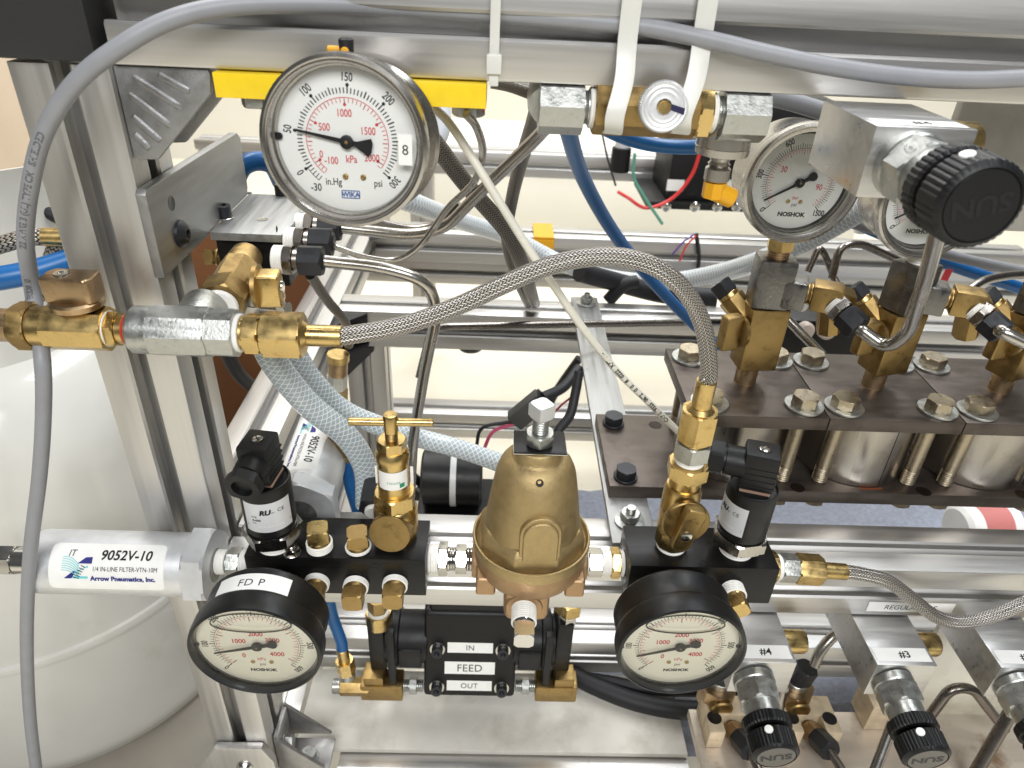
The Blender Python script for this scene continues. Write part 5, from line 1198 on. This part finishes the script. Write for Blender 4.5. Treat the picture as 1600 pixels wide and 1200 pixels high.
for X, lab in ((224, 'greasy brass valve body with a dark nut behind the #4 block'), (169, 'greasy brass fitting behind the right black gauge')):
    q = V(X, 12, -444)
    t = thing('brass_body', lab, 'fitting', q - AZ * 16, 'greasy brass fittings')
    part('body', G().hexa(q - AZ * 16, AZ, 20, 24, n=8, rot=.2), BRASS_DULL, t); part('side_boss', G().lathe(q + V(0, -8, -6), V(0, -1, 0), [(0, 8), (6, 8), (7, 7), (7.1, .05)], 28), BRASS_OLD, t)
    part('neck', G().cyl(q + AZ * 4, AZ, 6, 7.5), ZINC, t); part('tube_nut', G().hexa(q + V(.6, 0, 10), V(.2, 0, 1), 14, 14, rot=.3), PHOS, t)
t = thing('clamp_block', 'tan block behind the #3 knob', 'block', at(1375, 1128, Z=pz), 'tan clamp blocks')
q = at(1385, 1120, Z=pz + 16); part('bridge', G().box((q.x - 12, q.y, pz + .3), (q.x + 10, q.y + 22, pz + 26)), VALVE_ALU, t, bevel=1)
# ================================================================ hoses, tubes and cables
def hose(label, pts, r, m, name='hose', cat='hose', group=None, seg=18, n=10, smooth=True, **k):
    P_ = spline(pts, n) if smooth else pts
    return single(name, label, cat, G().tube(P_, r, seg, **k), m, group)
def tube(label, pts, r, rad=14, m=STEEL, group='bent steel tubes'):
    return single('steel_tube', label, 'tube', G().tube(bendpath(pts, rad), r, 14), m, group)
def line_print(P_, r, text, size, s0, side, parent, m, flip=False):
    """lettering printed along a cable: starts s0 mm along, on the side facing `side`"""
    L = [0]
    for i in range(1, len(P_)): L.append(L[-1] + (P_[i] - P_[i - 1]).length)
    vs, fs = glyphs(text, size, bold=.045); x0 = min(v[0] for v in vs)
    def mp(x, y):
        s = s0 + ((x - x0) if not flip else -(x - x0)); s = max(0, min(L[-1] - .01, s)); i = 0
        while L[i + 1] < s: i += 1
        f = (s - L[i]) / (L[i + 1] - L[i]); p = P_[i].lerp(P_[i + 1], f); T = (P_[i + 1] - P_[i]).normalized()
        n = (side - T * side.dot(T)).normalized(); b = n.cross(T) * (1 if not flip else -1)
        a = y / r; return p + (n * cos(a) + b * sin(a)) * (r + .07)
    g = G(); g.add([mp(x, y) for x, y in vs], fs)
    return part('lettering', g, m, parent)
# arched braided hose
pts = [HOSE_START, at(562, 521, Y=-25), at(610, 513, Y=-24), at(660, 499, Y=-22), at(720, 476, Y=-20), at(780, 448, Y=-18), at(840, 422, Y=-17), at(900, 405, Y=-16), at(960, 401, Y=-15), at(1012, 412, Y=-14), at(1052, 436, Y=-13.5), at(1082, 472, Y=-13), at(1100, 515, Y=-13), at(1107, 560, Y=-13), HOSE_END + V(.5, 0, 4), HOSE_END]
hose('steel braided hose arching from the brass hose end to the right ball valve', pts, 4.15, HOSE_BRAID, seg=28, n=12)
# right lower braided hose
e = V(161.6, -13, -298) + V(1, 0, -.055).normalized() * 47.4
hose('steel braided hose drooping from the right manifold to the right edge', [e, e + V(6, 0, -.6), at(1385, 907, Y=-14), at(1425, 935, Y=-16), at(1460, 962, Y=-18), at(1500, 972, Y=-19), at(1550, 963, Y=-19), at(1600, 943, Y=-17), at(1660, 915, Y=-15)], 4.0, HOSE_BRAID, seg=28, n=12)
# steel tubes from the upper block
u0, u1, u2, u3 = UF
tube('steel tube from the nearest upper fitting, turning down behind the braided hose', [u0 - AX * 2, at(600, 418, Y=u0.y + 2), at(670, 440, Y=u0.y + 4), at(683, 490, Y=u0.y + 10), at(665, 570, Y=u0.y + 20), at(645, 690, Y=u0.y + 26), at(642, 760, Y=u0.y + 30)], 3.3, 16)
hose('thin steel tube looping up to the yellow bar end', [u1 - AX * 2, at(530, 388, Y=u1.y), at(580, 404, Y=u1.y), at(622, 405, Y=u1.y), at(660, 380, Y=u1.y), at(700, 325, Y=u1.y - 10), at(740, 285, Y=u1.y - 25), at(754, 240, Y=u1.y - 40), at(745, 200, Y=u1.y - 55), at(728, 178, Y=u1.y - 62)], 1.75, STEEL, name='steel_tube', cat='tube', group='bent steel tubes', seg=12)
tube('steel tube running from the third upper fitting up to the left elbow', [u2 - AX * 2, at(640, 368, Y=u2.y), at(695, 358, Y=u2.y), at(745, 305, Y=u2.y - 10), at(850, 205, Y=u2.y - 40), at(872, 170, Y=20)], 3.2, 14)
tube('steel tube beside the third upper tube, under the large gauge', [u3 - AX * 2, at(640, 362, Y=u3.y), at(690, 352, Y=u3.y), at(720, 320, Y=u3.y)], 3.0, 12, STEEL_DARK)
tube('thin dark steel tube crossing behind the braided hose', [at(655, 590, Y=190), at(672, 520, Y=200), at(690, 510, Y=215), at(1130, 503, Y=315)], 3.2, 14, STEEL_DARK)
# dark braided hoses behind the large gauge
hose('dark braided hose slanting down from behind the large gauge', [at(650, 190, Y=60), at(680, 225, Y=70), at(730, 290, Y=95), at(790, 360, Y=120), at(815, 410, Y=140), at(828, 452, Y=190), at(836, 474, Y=348)], 5.0, HOSE_DARK, seg=22)
hose('dark braided hose hanging behind the left elbow', [at(838, 145, Y=40), at(838, 175, Y=60), at(815, 250, Y=100), at(800, 310, Y=130), at(792, 370, Y=150), at(802, 420, Y=180), at(815, 452, Y=220), at(825, 476, Y=348)], 4.0, HOSE_DARK, seg=22)
hose('thin braided hose going down beside the backward filter', [at(485, 430, Y=120), at(512, 470, Y=140), at(540, 505, Y=160), at(545, 540, Y=175)], 3.4, HOSE_DARK, seg=18)
hose('black and white braided hose above the tank at the left edge', [at(-40, 395, Y=60), at(0, 383, Y=60), at(40, 372, Y=62), at(72, 370, Y=64)], 4.6, HOSE_BW, seg=22)
q = at(68, 370, Y=64); run('brass ferrule on the black and white hose behind the post', 'hose_fitting', 'fitting', q, V(1, .08, 0), [('r', 24, 4.9, BRASS, 'ferrule')], 'hose end fittings')
hose('black and white braided hose dropping behind the grey cable', [at(90, 375, Y=74), at(72, 425, Y=74), at(55, 470, Y=74), at(28, 492, Y=74)], 4.2, HOSE_BW, seg=22)
# clear braided hoses
q = at(412, 520, Y=10)
hose('clear braided hose from the brass hose end down behind the T handle', [at(405, 500, Y=20), at(425, 560, Y=28), at(480, 630, Y=36), at(540, 680, Y=44), at(570, 730, Y=46), at(574, 790, Y=40)], 7.4, HOSE_CLEAR, seg=30)
hose('clear braided hose passing behind the brass bell to the left', [at(455, 540, Y=60), at(490, 595, Y=66), at(545, 645, Y=72), at(640, 680, Y=76), at(720, 702, Y=78), at(800, 730, Y=80)], 6.4, HOSE_CLEAR, seg=30)
hose('milky tube sagging across the far crossbars', [at(560, 280, Y=280), at(640, 315, Y=300), at(720, 345, Y=380), at(800, 372, Y=440), at(880, 412, Y=440), at(960, 435, Y=420), at(1040, 440, Y=380), at(1130, 425, Y=330), at(1230, 390, Y=250), at(1350, 325, Y=200), at(1400, 300, Y=180)], 9, HOSE_MILK, seg=22)
hose('milky loop behind the large gauge', [at(640, 250, Y=160), at(668, 238, Y=160), at(688, 205, Y=170), at(690, 165, Y=180)], 6, HOSE_SMOOTH, seg=18)
# blue tubes
hose('blue tube running down from the left elbow to the braided hose arch', [at(884, 172, Y=40), at(888, 205, Y=60), at(912, 280, Y=110), at(960, 365, Y=150), at(1020, 440, Y=180), at(1100, 522, Y=210), at(1150, 560, Y=220)], 4.4, BLUE_TUBE, name='blue_tube', cat='tube', group='blue tubes')
hose('blue tube curving below the knurled knob', [at(915, 175, Y=60), at(950, 203, Y=66), at(1000, 222, Y=70), at(1060, 230, Y=72), at(1140, 228, Y=70)], 3.6, BLUE_TUBE, name='blue_tube', cat='tube', group='blue tubes')
hose('blue tube looping behind the angle bracket', [at(365, 290, Y=150), at(378, 262, Y=152), at(400, 252, Y=156), at(425, 258, Y=160), at(440, 285, Y=165)], 6, BLUE_TUBE, name='blue_tube', cat='tube', group='blue tubes')
hose('blue tube at the left edge in front of the tank', [at(-40, 440, Y=44), at(0, 435, Y=46), at(55, 424, Y=52), at(115, 405, Y=62)], 6.4, BLUE_TUBE, name='blue_tube', cat='tube', group='blue tubes')
hose('short blue tube behind the backward filter', [at(548, 720, Y=70), at(546, 750, Y=68), at(560, 800, Y=60)], 4.2, BLUE_TUBE, name='blue_tube', cat='tube', group='blue tubes')
q = at(544, 700, Y=70); run('brass hose end with a grey sleeve right of the backward filter', 'hose_fitting', 'fitting', at(546, 740, Y=70), V(-.12, .1, 1), [('r', 16, 4.6, BRASS, 'ferrule'), ('h', 12, 13, BRASS_OLD, 'hex_nut'), ('h', 16, 15, BRASS_OLD, 'elbow')], 'hose end fittings')
run('zinc and brass coupling under the braided hose start', 'hose_fitting', 'fitting', at(527, 630, Y=165), V(.10, 0, 1), [('h', 14, 14, BRASS_OLD, 'elbow'), ('h', 13, 13, ZINC, 'hex_nut'), ('r', 12, 7.4, BRASS_DULL, 'sleeve'), ('r', 6, 8.4, BRASS, 'collar')], 'hose end fittings')
hose('blue tube coming down to the fitting beside the pump', [at(512, 930, Y=50), at(520, 965, Y=54), BLUE_END + AZ * 10, BLUE_END - AZ * 2], 4.4, BLUE_TUBE, name='blue_tube', cat='tube', group='blue tubes')
hose('blue tube crossing behind the half hidden gauge', [at(1330, 345, Y=240), at(1400, 375, Y=240), at(1480, 412, Y=240), at(1600, 452, Y=240), at(1680, 480, Y=240)], 5, BLUE_TUBE, name='blue_tube', cat='tube', group='blue tubes')
hose('grey cable crossing behind the half hidden gauge', [at(1310, 343, Y=210), at(1400, 368, Y=210), at(1480, 398, Y=210), at(1600, 424, Y=210), at(1680, 440, Y=210)], 4, GREY_PVC, name='cable', cat='cable')
# tubes at the right
a, fd = TE[0]
tube('bent steel tube from the left tube nut up to the large black knob block', [a, at(1345, 515, Y=60), at(1385, 545, Y=52), at(1420, 520, Y=40), at(1445, 440, Y=16), at(1472, 340, Y=-14), at(1478, 290, Y=-20)], 3.8, 13, STEEL)
a, fd = TE[1]
tube('bent steel tube leaving the right edge', [a, at(1560, 515, Y=56), at(1610, 540, Y=50), at(1680, 560, Y=44)], 3.8, 14, STEEL)
tube('thin steel tube arching behind the left brass tee', [at(1262, 425, Y=170), at(1280, 385, Y=175), at(1290, 400, Y=175), at(1305, 440, Y=165), at(1330, 470, Y=150)], 2.4, 6, STEEL_DARK)
tube('steel tube arching toward the half hidden gauge', [at(1300, 435, Y=160), at(1312, 385, Y=165), at(1345, 380, Y=170), at(1410, 410, Y=180)], 2.8, 16, STEEL_DARK)
tube('slanted bright steel tube behind the left brass valve', [at(1212, 480, Y=170), at(1285, 555, Y=150)], 3.4, 8, STEEL)
tube('steel tube arching at the right edge above the cylinder', [at(1505, 460, Y=160), at(1535, 438, Y=170), at(1575, 430, Y=180), at(1640, 428, Y=190)], 3.2, 12, STEEL_DARK)
tube('curved steel tube between the #4 and #3 blocks', [at(1272, 1040, Y=10), at(1282, 1015, Y=14), at(1310, 985, Y=20), at(1340, 980, Y=26)], 3.6, 12, STEEL)
tube('steel tube looping up behind the #3 knob to the right edge', [at(1430, 1150, Y=-8), at(1485, 1075, Y=0), at(1520, 1075, Y=0), at(1570, 1140, Y=-10)], 3.6, 16, STEEL_DARK)
tube('straight steel tube rising to the lower right corner block', [at(1520, 1215, Y=-40), at(1592, 1090, Y=-20)], 4.2, 6, STEEL_DARK)
tube('straight steel tube left of the #3 knob', [at(1365, 1210, Y=-48), at(1395, 1130, Y=-30)], 3.4, 6, STEEL)
tube('steel tube from the middle tan block to the bottom edge', [b2, b2 + V(9, -30, -4), b2 + V(12, -60, -8)], 3, 8, STEEL_DARK)
tube('steel tube from the left tan block to the bottom edge', [b1, b1 + V(6, -26, -4), b1 + V(9, -60, -8)], 3, 8, STEEL_DARK)
tube('steel tube behind the #4 block', [at(1222, 1075, Y=0), at(1212, 1120, Y=-4)], 4.4, 8, STEEL)
# black cables
hose('thick black cables sagging behind the right black gauge', [at(870, 1040, Z=-552), at(930, 1072, Z=-552), at(1000, 1098, Z=-552), at(1080, 1110, Z=-552), at(1190, 1104, Z=-552)], 8, RUBBER, name='cable', cat='cable', group='black cables')
hose('thinner black cable above the thick one behind the right black gauge', [at(870, 1052, Z=-556), at(950, 1064, Z=-556), at(1030, 1078, Z=-552), at(1160, 1080, Z=-552)], 5, RUBBER, name='cable', cat='cable', group='black cables')
hose('flat black cable loop behind the arched braided hose', [at(905, 425, Y=360), at(960, 440, Y=380), at(1040, 460, Y=390), at(1120, 465, Y=380)], 10, RUBBER, name='cable', cat='cable', group='black cables')
hose('black cable dropping to the left of the black loop', [at(950, 470, Y=375), at(975, 445, Y=375), at(995, 440, Y=378)], 7, RUBBER, name='cable', cat='cable', group='black cables')
hose('black cable tie standing up on the far crossbar', [at(1090, 425, Y=552), at(1092, 400, Y=552), at(1088, 365, Y=556)], 2.6, RUBBER, name='cable', cat='cable', group='black cables')
hose('black cable behind the tan panel', [at(-20, 285, Y=150), at(20, 305, Y=150), at(60, 325, Y=150), at(110, 350, Y=150)], 4, RUBBER, name='cable', cat='cable', group='black cables')
hose('black cable in front of the brown board', [at(345, 530, Y=200), at(370, 580, Y=230), at(395, 605, Y=260)], 6, RUBBER, name='cable', cat='cable', group='black cables')
# plug connector behind the regulator
q = at(825, 640, Y=200)
t = thing('cable_connector', 'dark grey plug connector behind the adjusting screw', 'connector', q)
d = (at(860, 615, Y=200) - at(795, 668, Y=200)).normalized()
part('shell', G().obox(q, d, AY, d.cross(AY), 34, 12, 17), M("dark_connector", C(62, 62, 60), 0, .5), t, bevel=1.5); part('collar', G().obox(q + d * 14, d, AY, d.cross(AY), 9, 13, 13), BLACK_PL, t, bevel=1)
hose('black wire lead above the grey connector', [q + d * 18, at(880, 605, Y=210), at(905, 575, Y=230)], 4.5, RUBBER, name='cable', cat='cable', group='black cables')
hose('black wires twisting down beside the flat strap', [at(905, 580, Y=200), at(898, 620, Y=190), at(890, 650, Y=180), at(872, 675, Y=170), at(874, 700, Y=165)], 4, RUBBER, name='cable', cat='cable', group='black cables')
hose('black lead below the grey connector', [q - d * 17, at(755, 668, Y=200), at(745, 695, Y=200), at(742, 730, Y=200)], 1.6, RUBBER, name='wire', cat='wire', group='thin wires', seg=10)
hose('pink lead below the grey connector', [q - d * 17 - AZ * 3, at(770, 675, Y=200), at(755, 705, Y=200)], 1.6, M("pink_wire", C(190, 80, 110), 0, .4), name='wire', cat='wire', group='thin wires', seg=10)
hose('thin dark red lead right of the adjusting screw', [at(850, 665, Y=190), at(875, 635, Y=195), at(905, 612, Y=200)], .9, M("dark_red_wire", C(130, 40, 44), 0, .4), name='wire', cat='wire', group='thin wires', seg=8)
# wires at the far box
hose('red wire drooping in front of the far black box', [at(1095, 235, Y=740), at(1080, 275, Y=740), at(1050, 310, Y=740), at(1010, 325, Y=740), at(980, 308, Y=745), at(966, 300, Y=760)], 2.6, RED_WIRE, name='wire', cat='wire', group='thin wires', seg=10)
hose('green wire left of the far black box', [at(992, 240, Y=735), at(990, 275, Y=735), at(1005, 305, Y=735), at(1035, 350, Y=735)], 2.4, TEAL_WIRE, name='wire', cat='wire', group='thin wires', seg=10)
# white printed cable
wp = [at(668, 160, Y=30), at(700, 190, Y=26), at(735, 242, Y=20), at(780, 315, Y=14), at(830, 395, Y=10), at(868, 450, Y=10), at(905, 505, Y=14), at(960, 575, Y=20), at(1010, 625, Y=24), at(1060, 675, Y=30)]
wc = hose('white printed cable slanting from the yellow bar to behind the right hose end', wp, 2.0, WHITE_PVC, name='cable', cat='cable', seg=16)
Pw = spline(wp, 10)
Lw = sum((Pw[i + 1] - Pw[i]).length for i in range(len(Pw) - 1))
line_print(Pw, 2.0, 'CHP E179325   0672110  0118 / 0222   XPT VV-1', 3.3, Lw - 14, V(-.2, -1, .45), wc, INK, flip=True)
# grey cable from the tank side over the beam
gp = [at(62, 1240, Y=-40), at(48, 1130, Y=-40), at(42, 1010, Y=-40), at(46, 880, Y=-38), at(62, 740, Y=-36), at(68, 640, Y=-34), at(66, 560, Y=-14 + -18), at(52, 460, Y=-10), at(40, 380, Y=-14), at(46, 300, Y=-18), at(68, 210, Y=-22), at(118, 130, Y=-24), at(190, 72, Y=-22), at(270, 30, Y=-16), at(360, 10, Y=-8), at(480, 6, Y=0), at(600, 10, Y=4.5), at(760, 20, Y=5), at(900, 32, Y=4), at(1010, 43, Y=1.5), at(1110, 63, Y=-3), at(1200, 84, Y=-6), at(1310, 106, Y=-8), at(1420, 120, Y=-8), at(1520, 125, Y=-8), at(1640, 120, Y=-8)]
gc = hose('grey printed cable curving up in front of the post and along the top beam', gp, 3.35, GREY_PVC, name='cable', cat='cable', seg=20)
Pg = spline(gp, 10); Lg = [0]
for i in range(1, len(Pg)): Lg.append(Lg[-1] + (Pg[i] - Pg[i - 1]).length)
i0 = min(range(len(Pg)), key=lambda i: (Pg[i] - at(52, 460, Y=-10)).length)
line_print(Pg, 3.35, 'E0300101', 3.6, Lg[i0] - 3, V(.15, -1, .1), gc, INK_GREY); line_print(Pg, 3.35, '22 AWG/3 (UL) TYPE CM   SHIELDED', 3.6, Lg[i0] + 27, V(.35, -1, .1), gc, INK_GREY)

# more of the clutter behind
hose('dark braided hose end between yellow bar and left elbow', [at(768, 126, Y=45), at(800, 133, Y=45), at(845, 150, Y=42)], 3.4, HOSE_DARK, seg=16)
tube('pale upright conduit between the two steel gauges', [at(1350, 250, Y=350), at(1350, 360, Y=350)], 9, 5, ALU_BARE)
hose('flat grey conduit slanting behind the right elbow', [at(1190, 148, Y=120), at(1240, 160, Y=120), at(1310, 182, Y=120)], 5, GREY_PVC, name='cable', cat='cable')
hose('thin red wire on the far crossbar', [at(1088, 368, Y=545), at(1072, 385, Y=545), at(1062, 408, Y=545)], 1.2, RED_WIRE, name='wire', cat='wire', group='thin wires', seg=8)
hose('thin violet wire on the far crossbar', [at(1085, 366, Y=548), at(1068, 378, Y=548), at(1050, 398, Y=548)], 1.2, M("violet_wire", C(90, 70, 140), 0, .4), name='wire', cat='wire', group='thin wires', seg=8)
hose('thin black wire hanging left of the far black box', [at(940, 205, Y=700), at(950, 250, Y=700), at(962, 290, Y=700)], 1.4, RUBBER, name='wire', cat='wire', group='thin wires', seg=8)
q = at(735, 562, Y=350)
t = thing('leveling_foot', 'small black rubber dome under the near back crossbar', 'foot', V(q.x, 350, -353))
part('dome', G().lathe(V(q.x, 350, -353), V(0, 0, -1), [(0, 16), (3, 16), (8, 12), (11, 5), (11.5, .1)], 28), RUBBER, t)
q = at(1245, 185, Y=620)
t = thing('relay_box', 'black and white relay box far behind the left steel gauge', 'box', q)
part('case', G().box((q.x - 40, 620, q.z - 26), (q.x + 50, 680, q.z + 20)), BLACK_PL, t, bevel=3); part('terminal_strip', G().box((q.x - 44, 612, q.z - 34), (q.x + 54, 690, q.z - 26.5)), LABEL, t, bevel=1)
q = at(1535, 815, Y=230)
t = thing('bottle', 'white bottle with a red print under the rightmost cylinder', 'bottle', q)
part('body', G().cyl(q + V(-24, 0, -10), V(1, .1, .05), 60, 24, 36, 4), LABEL, t); part('red_print', G().ring(q + V(-8, 1.6, -9.2), V(1, .1, .05), 30, 23.5, 24.3, 36, .1), M('faded_red', C(196, 120, 116), 0, .5), t)
hose('black cable running down behind the flat strap', [at(905, 560, Y=420), at(870, 610, Y=430), at(850, 650, Y=440)], 5, RUBBER, name='cable', cat='cable', group='black cables')
